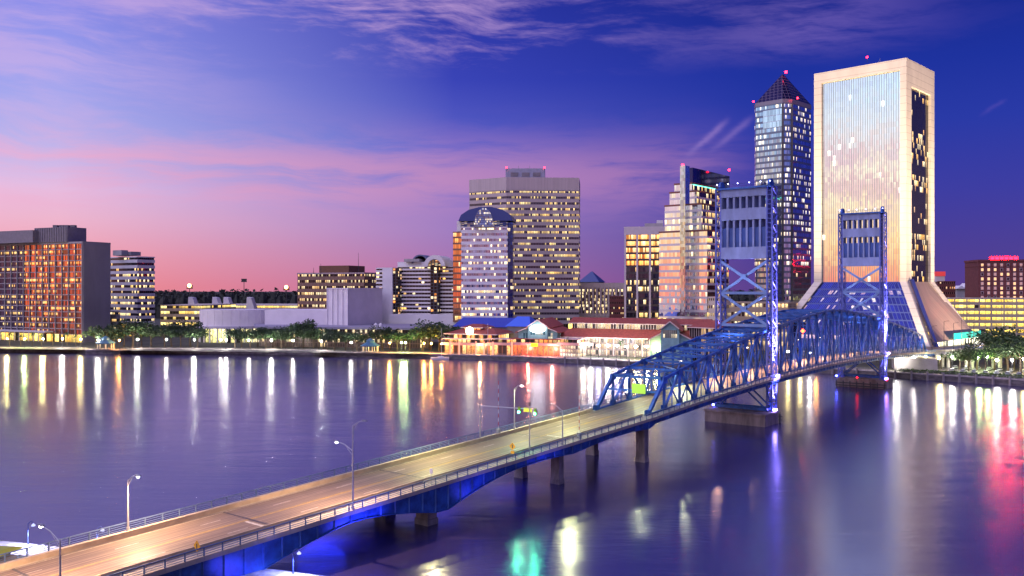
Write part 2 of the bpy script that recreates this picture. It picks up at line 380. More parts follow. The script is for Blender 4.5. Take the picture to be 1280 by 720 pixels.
# far woods, a low dark band under the sky
wood = MB()
for row in range(6):
    D = 1100+row*320; px = -300
    while px < 1650:
        r = random.uniform(5, 10); x = X(px, D); y = D+random.uniform(-60, 60)
        top = H-4.5*D/F+random.uniform(-4.5, 2.5)+3*math.sin(px*.021+row); n = 7
        for q_ in range(26):
            a_ = random.uniform(0, 6.283); zz_ = random.uniform(.45, 1.0); rr_ = r*math.sqrt(max(.04, 1-((zz_-.6)/.42)**2))*random.uniform(.4, 1.05)
            c_ = Vector((x+math.cos(a_)*rr_, y+math.sin(a_)*rr_, GZ+(top-GZ)*zz_)); u_ = Vector((random.gauss(0,1), random.gauss(0,.6), random.gauss(0,.7)))*1.6; w_ = Vector((random.gauss(0,1), random.gauss(0,.6), random.gauss(0,.7)))*1.6
            wood.quad(c_-u_, c_-w_, c_+u_, c_+w_)
        wood.lathe((x, y, 0), [(r*.9, GZ), (r*.8, GZ+(top-GZ)*.5), (r*.3, GZ+(top-GZ)*.85), (0.01, GZ+(top-GZ)*.9)], 5)
        px += r*1.1*F/D*1.35
tag(wood.build('woods', mat('far_foliage', (.030,.035,.03), .9, var=.5, vscale=.08)), label='low dark wooded band along the horizon behind the city', cat='woods', kind='stuff')
# streets behind the bank
tag(MB().quad((-420,545,GZ+.02),(60,470,GZ+.02),(64,482,GZ+.02),(-420,560,GZ+.02)).build('road', asph), kind='structure')

# ================================================================== BUILDINGS
def roof_box(root, poly, z0, h, m, name='penthouse'): return MB().prism(poly, z0, z0+h).build(name, m, root)
def base_of(poly): return (sum(p[0] for p in poly)/len(poly), sum(p[1] for p in poly)/len(poly), GZ)
def bthing(name, label, poly, group='downtown buildings on the far bank'):
    return thing(name, label, 'building', (0,0,0), group)

# --- dark slab at far left with blank side wall
D = 590; pl = fp(103, D, 24.6, -80, 137); zt = Z(304, D)
b = bthing('office_block', 'wide dark glass office slab with blank grey side wall at the far left', pl)
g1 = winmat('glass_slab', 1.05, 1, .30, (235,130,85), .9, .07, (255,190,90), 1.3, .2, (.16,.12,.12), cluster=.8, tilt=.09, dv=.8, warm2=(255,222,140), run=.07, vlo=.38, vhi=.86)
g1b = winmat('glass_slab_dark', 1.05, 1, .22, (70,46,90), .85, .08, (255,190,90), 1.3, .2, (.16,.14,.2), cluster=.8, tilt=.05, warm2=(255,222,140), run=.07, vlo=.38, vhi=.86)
n = 16; z0 = GZ+5; h = (zt-z0)/n
w = MB(); w.prism(off(pl, -.05), GZ+5, zt); A, C, B, E = [Vector(p) for p in pl]
d = (C-A).normalized(); nn = Vector((d.y, -d.x)); L = (C-A).length
k = round(L/6.4)
for j in range(k+1):
    c = A+d*(L*j/k)+nn*.35; w.box((c.x, c.y, (z0+zt)/2), .45, .7, zt-z0, math.atan2(d.y, d.x))
for i in range(n+1):
    c = (A+C)/2+nn*.12; w.box((c.x, c.y, z0+h*i), L, .26, .55, math.atan2(d.y, d.x))
w.prism(off(pl, .5), zt, zt+1.2); w.build('wall', mat('slab_frame', (.34,.31,.34), .7, var=.1), b)
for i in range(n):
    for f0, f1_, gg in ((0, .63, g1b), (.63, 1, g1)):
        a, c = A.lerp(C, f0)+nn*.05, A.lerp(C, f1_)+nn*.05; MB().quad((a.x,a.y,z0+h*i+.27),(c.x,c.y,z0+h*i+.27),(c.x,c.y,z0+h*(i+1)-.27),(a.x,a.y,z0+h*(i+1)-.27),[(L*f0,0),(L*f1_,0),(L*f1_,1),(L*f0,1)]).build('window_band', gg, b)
q = MB(); sd = (B-C).normalized(); sn = Vector((sd.y,-sd.x)); q.prism([tuple(C+sn*.05-nn*.0), tuple(C+sn*.9), tuple(B+sn*.9), tuple(B+sn*.05)], GZ, zt+1.3)
q.build('side_wall', mat('side_concrete', (.27,.25,.28), .85, var=.12, vscale=.08, stretch=(1,1,.3)), b)
ribm = mat('ribbed_metal', (.20,.18,.22), .6, var=.1)
p1 = fp(84, D+4, 24.6, 43, 108); pa = MB().prism(p1, zt+1.2, Z(283, D)); 
for j in range(14):
    c = Vector(p1[0]).lerp(Vector(p1[1]), (j+.5)/14)+nn*.2; pa.box((c.x, c.y, (zt+1.2+Z(283,D))/2), .35, .4, Z(283,D)-zt-1.4, math.atan2(d.y, d.x))
pa.build('penthouse', ribm, b)
p1 = fp(41, D+12, 24.6, -80, '15'); MB().prism(p1, zt+1.2, Z(286, D)).build('penthouse', ribm, b)
for px in (70, 78, 84, 92): MB().box((X(px, D+14), D+14, Z(282, D)+.5), 3, 3, 1.6).build('roof_unit', conc_dark, b)
cp = MB(); a = A+nn*7; c = A.lerp(C, .82)+nn*7; cp.prism([tuple(a), tuple(c), tuple(c-nn*9), tuple(a-nn*9)], GZ+6.2, GZ+7.2)
for j in range(26):
    q_ = a.lerp(c, (j+.5)/26)-nn*1.0; cp.tube((q_.x,q_.y,GZ),(q_.x,q_.y,GZ+6.3), .35, n=6)
cp.build('entrance_canopy', mat('canopy_white', (.6,.55,.6), .6), b)
lobby = winmat('lobby_glass', 2.0, 1, .75, (60,50,50), .3, .2, (255,190,80), 2.2, .12, (.2,.18,.15), warm2=(255,225,120))
q = MB(); a_, c_ = A+nn*.4, C+nn*.4; q.quad((a_.x,a_.y,GZ),(c_.x,c_.y,GZ),(c_.x,c_.y,z0),(a_.x,a_.y,z0),[(0,0),(L,0),(L,1),(0,1)]); q.build('lobby_window', lobby, b)

# --- white banded block
D = 660; pl = fp(172, D, 34, 137.5, 192.5); zt = Z(319.5, D)
b = bthing('office_tower', 'white banded office block beside the dark slab with blank grey wall', pl)
g2 = winmat('glass_white_block', 1.7, 1, .34, (50,42,60), .6, .12, (255,200,110), 1.5, .2, (.12,.1,.12), cluster=.4)
bands(b, pl, GZ+9, zt-1, 12, .45, white_wall, g2, .5); MB().prism(off(pl, -1.5), GZ, GZ+9).build('lobby', lobby, b)
ent = MB(); 
for tt in (.05,.35,.65,.95):
    for e0, e1 in ((pl[0],pl[1]),(pl[1],pl[2])):
        c = Vector(e0).lerp(Vector(e1), tt); ent.box((c.x, c.y, GZ+4.5), 1.6, 1.6, 9)
ent.build('column', white_wall, b)
p2 = fp(164, D+6, 34, 145, 176); roof_box(b, p2, zt+.3, 3.0, conc_dark); p3 = fp(152, D+4, 34, 141, 160); roof_box(b, p3, zt+.35, 4.0, concrete)
# small annex between
pl = fp(146, 615, 30, 138, 149); b = bthing('service_block', 'small grey block with one lit column, wedged by the blank side wall', pl)
bands(b, pl, GZ, Z(390, 615), 4, .35, conc_dark, g2)

# --- low parking decks
D = 700; pl = fp(252, D, 8, 201, '60'); b = bthing('parking_deck', 'low cream parking deck with five lit levels behind the bank trees', pl)
gdeck = winmat('deck_lit', 2.6, 1, .8, (60,50,40), .1, .5, (255,205,90), 1.5, .1, (.3,.26,.2), cluster=.25, warm2=(255,235,150))
cream = mat('cream_wall', (.55,.48,.40), .8, var=.1)
bands(b, pl, GZ, Z(382, D), 5, .5, cream, gdeck, .3)
D = 800; pl = fp(372, D, 6, 250, '70'); b = bthing('convention_hall', 'long low hall with lit strips and white roof monitors beyond the theatre', pl)
bands(b, pl, GZ, Z(382, D), 4, .4, cream, gdeck, .3)
for px in (240, 270, 284, 313):
    d_ = 760; x = X(px, d_); z0 = Z(385, d_); m = MB(); wd = 7.5
    pts = [(-wd/2, 0), (wd/2, 0), (wd/2-1, 4), (wd*.05, 11), (-wd*.42, 11.5)]
    A_ = [(x+u, d_, z0-2+v) for u, v in pts]; B_ = [(x+u, d_+9, z0-2+v) for u, v in pts]
    m.ngon(A_); m.ngon(B_[::-1])
    for i in range(5): j = (i+1) % 5; m.quad(A_[j], A_[i], B_[i], B_[j])
    m.build('roof_monitor', white_wall, b)
# hall lights string
# --- theatre: curved drum, long wall, fly tower
D = 560; b = bthing('theatre', 'white windowless theatre with a tall fly tower and curved ribbed drum', None)
lav = mat('white_panel', (.76,.71,.76), .7, var=.07, vscale=.1)
cx = X(291, 600); drum = MB(); zt = Z(388, 575); zb = Z(410, 565)
R0 = 24; cyl = []
for i in range(25):
    a = math.pi+math.pi*i/24; cyl.append((cx+R0*math.cos(a)*.92, 600+R0*math.sin(a)*.55))
cyl += [(cx+R0*.92, 615), (cx-R0*.92, 615)]
drum.prism(cyl, zb, zt)
for i in range(1, 24, 2):
    a = math.pi+math.pi*i/24; drum.box((cx+(R0+.1)*math.cos(a)*.92, 600+(R0+.1)*math.sin(a)*.55, (zb+zt)/2), .25, .25, zt-zb-.2, a)
drum.build('drum', lav, b)
MB().prism(off(cyl, 2.2), zb-1.6, zb).build('canopy_ring', mat('canopy_violet', (.42,.38,.5), .6), b)
fo = winmat('foyer_glass', 3.2, 1, .85, (50,50,50), .2, .2, (235,225,140), 2.0, .14, (.3,.3,.25), cluster=.2, warm2=(255,240,190))
MB().prism(off(cyl, -1.2), GZ, zb-1.6, cap=False).build('foyer_window', fo, b)
for i in range(2, 25, 2):
    a = math.pi+math.pi*i/24; MB().tube((cx+(R0+1)*math.cos(a)*.92, 600+(R0+1)*math.sin(a)*.55, GZ), (cx+(R0+1)*math.cos(a)*.92, 600+(R0+1)*math.sin(a)*.55, zb-1.5), .5, n=8).build('column', white_wall, b)
pw = fp(411, 575, 4, 331, '30'); MB().prism(pw, Z(411,575), Z(387.5, 575)).build('long_wall', lav, b)
pf = fp(435, 566, 26, 409.5, 478); ft = MB().prism(pf, Z(411,566), Z(360.5, 566))
Af, Cf = Vector(pf[0]), Vector(pf[1]); df = (Cf-Af).normalized(); nf = Vector((df.y,-df.x))
for j in range(5):
    c = Af.lerp(Cf, j/4)+nf*.3; ft.box((c.x, c.y, (Z(411,566)+Z(360.5,566))/2), .5, .6, Z(360.5,566)-Z(411,566)+.2, math.atan2(df.y, df.x))
ft.prism(off(pf, .3), Z(361.5,566), Z(360,566)); ft.build('fly_tower', lav, b)
lowp = [P2(318,548), P2(470,535), P2(545,528), P2(545,590), P2(318,600)]
MB().prism(lowp, Z(411,545), Z(408.5,545)).build('flat_roof', mat('roof_violet', (.30,.28,.36), .7), b)
MB().prism(off(lowp, -3), GZ, Z(411,545)).build('lower_wall', winmat('lower_glass', 1.6, 4, .10, (70,60,60), .3, .3, (255,220,140), 1.2, .2, (.15,.1,.1)), b)
for px in (470, 476): MB().lathe((X(px, 545), 545, Z(408.5,545)), [(1.3,0),(1.3,1.4),(.6,2.2),(0,2.4)], 10).build('roof_vent', white_wall, b)

# --- brown office
D = 720; pl = fp(455, D, 22, 372.5, 490); zt = Z(342, D); b = bthing('office_block', 'flat brown office building with rows of lit windows behind the theatre', pl)
g5 = winmat('glass_brown', 1.8, 1, .66, (90,60,50), .5, .12, (255,200,130), 1.25, .22, (.10,.06,.05), cluster=.35)
bands(b, pl, GZ+2, zt, 9, .42, brown_wall, g5, .3, fins=(3.6, .35, .3))
MB().prism(off(pl,.6), zt-.2, zt+1).build('parapet', mat('parapet_pink', (.4,.3,.33), .7), b)
pp = fp(436, D+8, 22, 399, 456); roof_box(b, pp, zt+1, Z(331.5, D)-zt-1, mat('rust_panel', (.16,.07,.04), .7, var=.1))
for px, y in ((392,334),(448,315),(401,329)): MB().tube((X(px,D+12),D+12,zt),(X(px,D+12),D+12,Z(y,D)), .25, .1, 6).build('antenna', dark_metal, b)

# --- hotel with arch top
D = 610; b = bthing('hotel_tower', 'white and black striped hotel with an arched black glass bay', None)
g6 = winmat('glass_hotel', 2.2, 1, .10, (40,34,48), .6, .12, (255,190,90), 1.8, .16, (.08,.07,.09), cluster=.15)
black = winmat('black_glass', 2.4, 16, .30, (28,24,34), .7, .1, (255,150,60), 1.4, .3, (.04,.04,.05), cluster=.05)
pl = fp(572, D, 12, 497, '26'); zt = Z(333, D); bands(b, pl, Z(394,D), zt, 13, .52, white_wall, g6, .4)
pe = fp(490.5, D-1, 12, 478, '27'); MB().prism(pe, Z(407,D), Z(334.5,D)).build('end_wall', white_wall, b)
pe = fp(477.5, D+12, 12, 470.5, '20'); bands(b, pe, Z(394,D), Z(335,D), 12, .5, white_wall, g6, .3)
pe = fp(497, D, 12, 490.5, '24'); MB().prism(pe, Z(394,D), Z(335,D)).build('glass_bay', black, b)
pe = fp(548, D-2.5, 12, 538, '5'); MB().prism(pe, Z(394,D), Z(330,D)).build('glass_bay', black, b)
def arch(root, pxc, dd, r, z0, depth, m, name, ang=12, seg=14, r_in=None, rr=1.0):
    a = math.radians(ang); fx, fy = math.cos(a), -math.sin(a); q = MB(); cx_, cy_ = X(pxc, dd), dd
    pts = [(r*math.cos(math.pi*i/seg), r*rr*math.sin(math.pi*i/seg)) for i in range(seg+1)]
    Fp = [(cx_+fx*u, cy_+fy*u, z0+v) for u, v in pts]; Bp = [(p[0]+math.sin(a)*depth, p[1]+math.cos(a)*depth, p[2]) for p in Fp]
    if r_in is None: q.ngon(Fp[::-1], [(u+r, v/(r*rr)) for u, v in pts][::-1])
    else:
        Gp = [(cx_+fx*u*r_in, cy_+fy*u*r_in, z0+v*r_in) for u, v in pts]
        for i in range(seg): q.quad(Fp[i], Gp[i], Gp[i+1], Fp[i+1])
        Hp = [(p[0]+math.sin(a)*depth, p[1]+math.cos(a)*depth, p[2]) for p in Gp]
        for i in range(seg): q.quad(Gp[i+1], Gp[i], Hp[i], Hp[i+1])
    q.ngon(Bp)
    for i in range(seg): q.quad(Fp[i], Fp[i+1], Bp[i+1], Bp[i])
    return q.build(name, m, root)
arch(b, 543, D-4, 7.6, Z(330,D)-1.5, 24, white_wall, 'arch_vault', r_in=.62)
arch(b, 543, D-3.4, 4.6, Z(330,D)-1.5, 1.0, black, 'arch_window')
arch(b, 525, D+6, 6.3, Z(330,D)+.5, 16, mat('vault_blue', (.12,.14,.25), .4), 'roof_vault', r_in=.85)
pe = fp(560, D+3, 12, 497, '18'); roof_box(b, pe, zt, 3.4, white_wall); pe = fp(524, D+3, 12, 505, '16'); roof_box(b, pe, zt+3.4, 2.0, concrete)
pe = fp(572, 590, 12, 487, '40'); MB().prism(pe, GZ, Z(393.5, 590)).build('podium', white_wall, b)

# --- gambrel-topped blue and white tower
D = 585; b = bthing('office_tower', 'blue and white striped tower with dark gambrel roof and round lit window', None)
g7 = winmat('glass_mirror_blue', 1.15, 1, .38, (150,150,215), .9, .06, (255,215,120), 1.6, .14, (.3,.3,.4), cluster=.6, tilt=.08, warm2=(255,245,205))
pl = fp(634, D, 6, 577, 641); zt = Z(284, D); zb = Z(399, D)
wlt = mat('stripe_white', (.72,.70,.78), .5, var=.05)
bands(b, pl, zb, zt, 16, .44, wlt, g7, .3)
blueglass = winmat('glass_deep_blue', 2.0, 30, .06, (45,60,150), .9, .07, (255,190,110), 1.2, .1, (.03,.04,.12), tilt=.03)
sp_ = fp(641, D+3, 6, 634.2, 642.5); MB().prism(sp_, zb-3, Z(276,D)).build('glass_side', blueglass, b)
pw_ = fp(577, D+4, 6, 566.5, '14'); bands(b, pw_, zb-2, Z(290,D), 15, .7, mat('copper', (.25,.12,.08), .5), winmat('glass_copper', 1.2, 1, .22, (235,170,130), .95, .06, (255,190,100), 1.0, .16, (.15,.08,.05), cluster=.4), .2)
crown_poly = off(pl, .2); MB().prism(crown_poly, zt, Z(276,D)).build('crown_storey', blueglass, b)
c0 = [Vector(p) for p in off(pl, .7)]; cc = sum(c0, Vector((0,0)))/4
top = [tuple(cc+(p-cc)*.46) for p in c0]; arch(b, 606.8, D-2.2, 18.2, Z(276,D)-.2, 26, mat('blue_roof', (.03,.05,.22), .35, metal=.3), 'roof', 6, 7, rr=.52)
arch(b, 604.5, D-3.0, 6.6, Z(284,D), 5, winmat('round_window', .95, 9, .3, (120,140,215), .95, .07, (255,225,150), 1.1, .22, (.05,.07,.25), tilt=.06), 'round_window', 6, 18, rr=1.9)
pq_ = fp(576, D+3.5, 6, 571, '10'); MB().prism(pq_, Z(289,D), Z(276,D)).build('side_turret', white_wall, b)
MB().prism(off(fp(636, D-2, 6, 573, 643),.5), GZ, zb).build('base_storey', conc_dark, b)

# --- large pale slab with bend
D = 690; b = bthing('office_tower', 'broad pale office tower with thin window rows and a blank top band', None)
C1 = P2(633, D); Rr = P2(723.5, D+4); Ll = P2(587, D*138.5/135); pl = [Ll, C1, Rr, (Rr[0]+4, Rr[1]+42), (Ll[0]+6, Ll[1]+38)]
g8 = winmat('glass_slab_tower', 1.25, 1, .48, (70,60,80), .6, .12, (255,205,115), 1.15, .24, (.16,.14,.17), cluster=.75, warm2=(255,232,160))
wl8 = mat('slab_wall', (.46,.39,.40), .8, var=.07, vscale=.06)
zt = Z(221.5, D); bands(b, pl, Z(405,D), Z(238,D), 23, .40, wl8, g8, .3)
MB().prism(off(pl,.32), Z(238,D), zt).build('parapet_band', mat('parapet_mauve', (.46,.39,.41), .8, var=.08, vscale=.3, stretch=(3,3,.1)), b)
MB().prism(off(pl,-3), GZ, Z(405,D)).build('base_storey', lobby, b)
ph = [P2(632, D+10), P2(681, D+10), P2(681.5, D+28), P2(633, D+28)]; MB().prism(ph, zt, Z(210.5, D+10)).build('penthouse', mat('penthouse_blue', (.28,.30,.40), .6, var=.1), b)
for px in (643, 657, 671): MB().box((X(px, D+9.8), D+9.8, Z(216,D)), 6, .5, 3).build('louvre', conc_dark, b)
redl = emit('beacon_red', (1,.006,.015), 30)
def beacon(root, px, d_, y, r=.55):
    x = X(px, d_); z = Z(y, d_); MB().tube((x,d_,z-3),(x,d_,z), .12, n=5).build('beacon_mast', dark_metal, root)
    return MB().lathe((x, d_, z), [(0,-r),(r*.8,-r*.5),(r,0),(r*.8,r*.5),(0,r)], 8).build('beacon', redl, root)
beacon(b, 633, D+10, 209.5, .7); beacon(b, 680.5, D+10, 209.5, .7)
for px in (648, 662): MB().tube((X(px,D+18),D+18,zt),(X(px,D+18),D+18,Z(203,D)), .15, n=5).build('antenna', metal_grey, b)

# --- small pyramid roof, pale hotel, brick block
D = 900; pl = fp(748, D, 20, 724, '25'); b = bthing('pyramid_block', 'distant block under a low dark blue pyramid roof', pl)
MB().prism(pl, GZ, Z(352.5,D)).build('wall', conc_dark, b); c0 = [Vector(p) for p in off(pl, 1)]; cc = sum(c0, Vector((0,0)))/4
MB().prism([tuple(p) for p in c0], Z(352.5,D), Z(339,D), [tuple(cc+(p-cc)*.05) for p in c0]).build('roof', mat('slate_blue', (.06,.09,.24), .5), b)
D = 720; pl = fp(780, D, 8, 722, '30'); b = bthing('civic_building', 'pale columned building with tall lit window bays behind the red roofs', pl)
zt = Z(353.5,D); w = MB(); w.prism(pl, GZ, zt); w.prism(off(pl,.6), zt-4, zt); A, C = Vector(pl[0]), Vector(pl[1]); d = (C-A).normalized(); nn = Vector((d.y,-d.x)); L = (C-A).length
for j in range(13):
    c = A+d*(L*j/12)+nn*.5; w.box((c.x,c.y,(Z(396,D)+zt)/2-2), 1.3, 1.0, zt-Z(396,D)-4, math.atan2(d.y,d.x))
w.build('wall', mat('pale_stone', (.62,.52,.50), .8, var=.08), b)
gt = winmat('tall_bay', 1.1, 8, .45, (70,50,60), .3, .2, (255,215,150), 1.6, .22, (.25,.2,.2))
for j in range(12):
    a_ = A+d*(L*(j+.25)/12)+nn*.08; c_ = A+d*(L*(j+.75)/12)+nn*.08
    MB().quad((a_.x,a_.y,Z(392,D)),(c_.x,c_.y,Z(392,D)),(c_.x,c_.y,zt-5),(a_.x,a_.y,zt-5),[(0,0),(2.2,0),(2.2,1),(0,1)]).build('window', gt, b)
D = 640; pl = fp(782, D, 8, 762, '20'); b = bthing('brick_block', 'small dark brick block left of the gold and black tower', pl)
bands(b, pl, GZ, Z(371,D), 8, .35, brick, winmat('glass_brick', 1.3, 1, .25, (50,30,40), .4, .15, (255,170,90), 1.1, .4, (.12,.05,.05)), .15)

# --- gold and black tower with white piers
D = 600; b = bthing('office_tower', 'black glass tower with gold lit top storeys between white vertical piers', None)
pl = fp(832, D, 8, 781, '34'); zt = Z(293,D); MB().prism(pl, GZ, zt).build('core', mat('core_dark', (.06,.045,.05), .5), b); w = MB(); w.prism(off(pl,.6), zt, Z(283,D))
A, C = Vector(pl[0]), Vector(pl[1]); d = (C-A).normalized(); nn = Vector((d.y,-d.x)); L = (C-A).length
for px in (781.5, 796.5, 812.5, 831):
    j = (px-781)/(832-781); c = A+d*(L*j)+nn*.5; w.box((c.x,c.y,(GZ+zt)/2), 1.3, 1.2, zt-GZ, math.atan2(d.y,d.x))
w.build('wall', mat('pier_white', (.58,.52,.56), .6, var=.05), b)
ga = winmat('glass_gold', .9, 1, .8, (255,200,120), .9, .08, (255,190,80), 1.3, .06, (.2,.12,.05), cluster=.3, tilt=.03); gb = winmat('glass_night', .9, 1, .16, (70,74,110), .9, .07, (255,200,110), 1.6, .10, (.03,.03,.04), cluster=.35, tilt=.05)
n = 13; h = (zt-Z(399,D))/n
for i in range(n):
    z_ = Z(399,D)+i*h; q = MB()
    a_, c_ = A+nn*.06, C+nn*.06; q.quad((a_.x,a_.y,z_+1.3),(c_.x,c_.y,z_+1.3),(c_.x,c_.y,z_+h-.15),(a_.x,a_.y,z_+h-.15),[(0,0),(L,0),(L,1),(0,1)]); q.build('window_band', ga if i > n-6 else gb, b)
pe = fp(829, D+6, 8, 806, '14'); roof_box(b, pe, Z(283,D), 2.6, concrete); pe = fp(829, D+7, 8, 821, '8'); roof_box(b, pe, Z(283,D)+2.6, 2.2, white_wall)

# --- stepped mirror tower
D = 545; PHI = 38; b = bthing('stepped_tower', 'stepped mirror glass tower in pink and cream with a dark lantern box on top', None)
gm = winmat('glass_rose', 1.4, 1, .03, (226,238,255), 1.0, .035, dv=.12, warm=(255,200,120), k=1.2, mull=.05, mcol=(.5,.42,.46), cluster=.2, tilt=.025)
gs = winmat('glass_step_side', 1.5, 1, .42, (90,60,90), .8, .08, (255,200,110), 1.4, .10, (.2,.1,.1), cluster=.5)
span = mat('span_rose', (.64,.60,.66), .35, metal=.3); capr = mat('cap_brown', (.22,.08,.06), .6)
fh = (Z(288,D)-Z(399,D))/13
def tier(pc, pl_, pr, y0, y1, dd, n_):
    q = fp(pc, dd, PHI, pl_, pr); z0 = Z(y0,D); z1 = Z(y1,D); h = (z1-z0)/n_
    w = MB(); w.prism(off(q,-.05), z0, z1); 
    for i in range(n_): w.prism(off(q,.12), z0+i*h, z0+i*h+h*.34)
    w.build('wall', span, b); MB().prism(off(q,.25), z1, z1+1.1).build('cornice', capr, b)
    for i in range(n_):
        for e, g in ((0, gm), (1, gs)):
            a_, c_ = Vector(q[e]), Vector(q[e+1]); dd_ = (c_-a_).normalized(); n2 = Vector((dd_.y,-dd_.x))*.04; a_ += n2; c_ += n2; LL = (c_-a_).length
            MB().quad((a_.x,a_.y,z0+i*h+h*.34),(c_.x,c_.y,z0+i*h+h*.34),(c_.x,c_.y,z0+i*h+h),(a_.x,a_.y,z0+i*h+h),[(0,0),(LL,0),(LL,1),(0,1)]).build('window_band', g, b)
    return q
q1 = tier(884, 824, 911, 399, 289, D, 13); q2 = tier(877, 831, 912, 289, 255, D+4, 4); q3 = tier(871, 837, 913, 255, 238, D+8, 2); q4 = tier(865, 843, 914, 238, 227, D+12, 1)
spn = fp(856.5, D-1.5, PHI, 850, '6'); 
curtain(b, spn, Z(395,D), Z(207,D), 48, winmat('glass_spine', .9, 1, -1, (200,215,235), 1.0, .05, mull=.1, mcol=(.3,.35,.4), tilt=.03), 'glass_spine')
lan = fp(866, D+15, PHI, 856, 912); MB().prism(lan, Z(227,D)+1.2, Z(207.5,D+8)).build('lantern_box', winmat('glass_lantern', 2.2, 1, -1, (50,50,120), .95, .08, mull=.05, mcol=(.05,.05,.1)), b)
gl_ = MB(); ql = off(fp(866, D+13, PHI, 856, 914), .3); gl_.prism(ql, Z(228.2,D), Z(227,D)); gl_.build('green_light_strip', emit('green_neon', (.15,1,.65), 2.0), b)
beacon(b, 853.3, D+1, 206, .8); beacon(b, 911.5, D+40, 212.5, .8)
MB().prism(fp(886, D-2, PHI, 822, 913), GZ, Z(399,D)).build('base_storey', lobby, b)
pl = fp(900, 500, 38, 886, '14'); b2 = bthing('stone_block', 'small beige stone block at the foot of the stepped mirror tower', pl)
bands(b2, pl, GZ, Z(372,500), 7, .4, cream, winmat('glass_stone', 1.2, 1, .3, (60,50,50), .4, .15, (255,200,100), 1.3, .5, (.5,.42,.33)), .2)

# --- tallest tower with pyramid crown
D = 600; b = bthing('skyscraper', 'tall blue striped skyscraper with chamfered corners and dark pyramid crown', None)
q = fp(985, D, 45, 938.5, 1018); A, C, B, E = [Vector(p) for p in q]
def chamf(P, f):
    R = []
    n = len(P)
    for i in range(n):
        p0, p1, p2 = P[i-1], P[i], P[(i+1) % n]; R += [tuple(p1+(p0-p1)*f), tuple(p1+(p2-p1)*f)]
    return R
oc = chamf([A, C, B, E], .14)
g12 = winmat('glass_sky_tower', 1.0, 1, .17, (180,205,235), 1.0, .05, (255,222,150), 1.4, .14, (.10,.12,.25), cluster=.55, tilt=.04, warm2=(255,246,215))
zt = Z(128,D); bands(b, oc, Z(400,D), zt, 37, .62, mat('blue_spandrel', (.11,.14,.24), .25, metal=.6), g12, .15)
# corner piers
m = MB()
for i in (2, 3): m.box((oc[i][0], oc[i][1]-.2, (GZ+zt)/2), 1.2, 1.2, zt-GZ)
m.build('corner_pier', mat('pier_dark', (.05,.05,.08), .4), b)
P_ = Vector(((A.x+B.x)/2, (A.y+B.y)/2)); 
pyr0 = off(oc, .3); apex = [(P_.x+(x-P_.x)*.03, P_.y+(y-P_.y)*.03) for x, y in pyr0]
m = MB(); m.prism(pyr0, zt+.45, zt+3.0); m.build('crown_base', mat('crown_band', (.16,.15,.22), .4, metal=.5), b)
MB().prism(pyr0, zt+3.0, Z(91.5, D+20), apex).build('pyramid_roof', winmat('pyramid_glass', 3.0, 9, -1, (60,56,100), .8, .18, mull=.12, mcol=(.10,.08,.14), dv=.2), b)
# bright recessed lantern panel under the crown
a_, c_ = Vector(oc[1]), Vector(oc[2]); dd_ = (c_-a_).normalized(); n2 = Vector((dd_.y,-dd_.x))*.3; L = (c_-a_).length
u0, u1 = a_+dd_*L*.28+n2, a_+dd_*L*.97+n2; MB().quad((u0.x,u0.y,Z(157,D)),(u1.x,u1.y,Z(157,D)),(u1.x,u1.y,Z(134,D)),(u0.x,u0.y,Z(134,D)),[(0,0),(L*.7,0),(L*.7,1),(0,1)]).build('crown_window', winmat('crown_glass', 1.1, 3, -1, (200,225,250), 1.0, .04, mull=.08, mcol=(.3,.35,.5)), b)
beacon(b, 982.5, D+18, 90, 1.0); beacon(b, 942, D+22, 127, .7); beacon(b, 997, D-1, 122.5, .7)
MB().prism(off(oc,-1), GZ, Z(400,D)).build('base_storey', lobby, b)
pl = fp(985, 505, 38, 905, '20'); b2 = bthing('low_terrace', 'low tan terrace building under the striped skyscraper', pl)
bands(b2, pl, GZ, Z(379,505), 5, .45, mat('tan_wall', (.35,.27,.20), .8), winmat('glass_tan', 2.2, 1, .5, (80,60,50), .3, .2, (255,200,110), 1.3, .35, (.35,.27,.2)), .3)

# --- flared-base tower
D = 480; PH = 44; b = bthing('skyscraper', 'cream framed mirror glass skyscraper flaring outward at its base', None)
q = fp(1133, D, PH, 1017.5, 1168); A, C, B, E = [Vector(p) for p in q]
fd = (A-C).normalized(); sd = (B-C).normalized(); LF = (A-C).length; LS = (B-C).length
zt = Z(72, D); zf = Z(352, D); zb = 5.0; FL = 20.5
fr = mat('cream_frame', (.66,.60,.50), .6, var=.09, vscale=.12, stretch=(1,1,.3))
def joints(m_, pitch):
    t = NT(m_.node_tree); p = m_.node_tree.nodes['Principled BSDF']; src = p.inputs['Base Color'].links[0].from_socket
    g = t.new('ShaderNodeTexCoord'); sp = t.new('ShaderNodeSeparateXYZ'); t.l.new(g.outputs['Object'], sp.inputs[0])
    ln = t.m('LESS_THAN', t.m('FRACT', t.m('DIVIDE', sp.outputs[2], pitch)), .07); t.put(p.inputs['Base Color'], t.mix(t.m('MULTIPLY', ln, .45), src, (.2,.17,.14,1)))
joints(fr, 4.0); joints(wl8, 3.1)
def Q(u, v): p = C+fd*u+sd*v; return (p.x, p.y)        # u along front (0 = near corner), v along side
fw = 4.6; sw_ = 4.2; inset = 1.4
w = MB()
def blk(u0, u1, v0, v1, z0, z1): w.prism([Q(u1,v0), Q(u0,v0), Q(u0,v1), Q(u1,v1)], z0, z1)
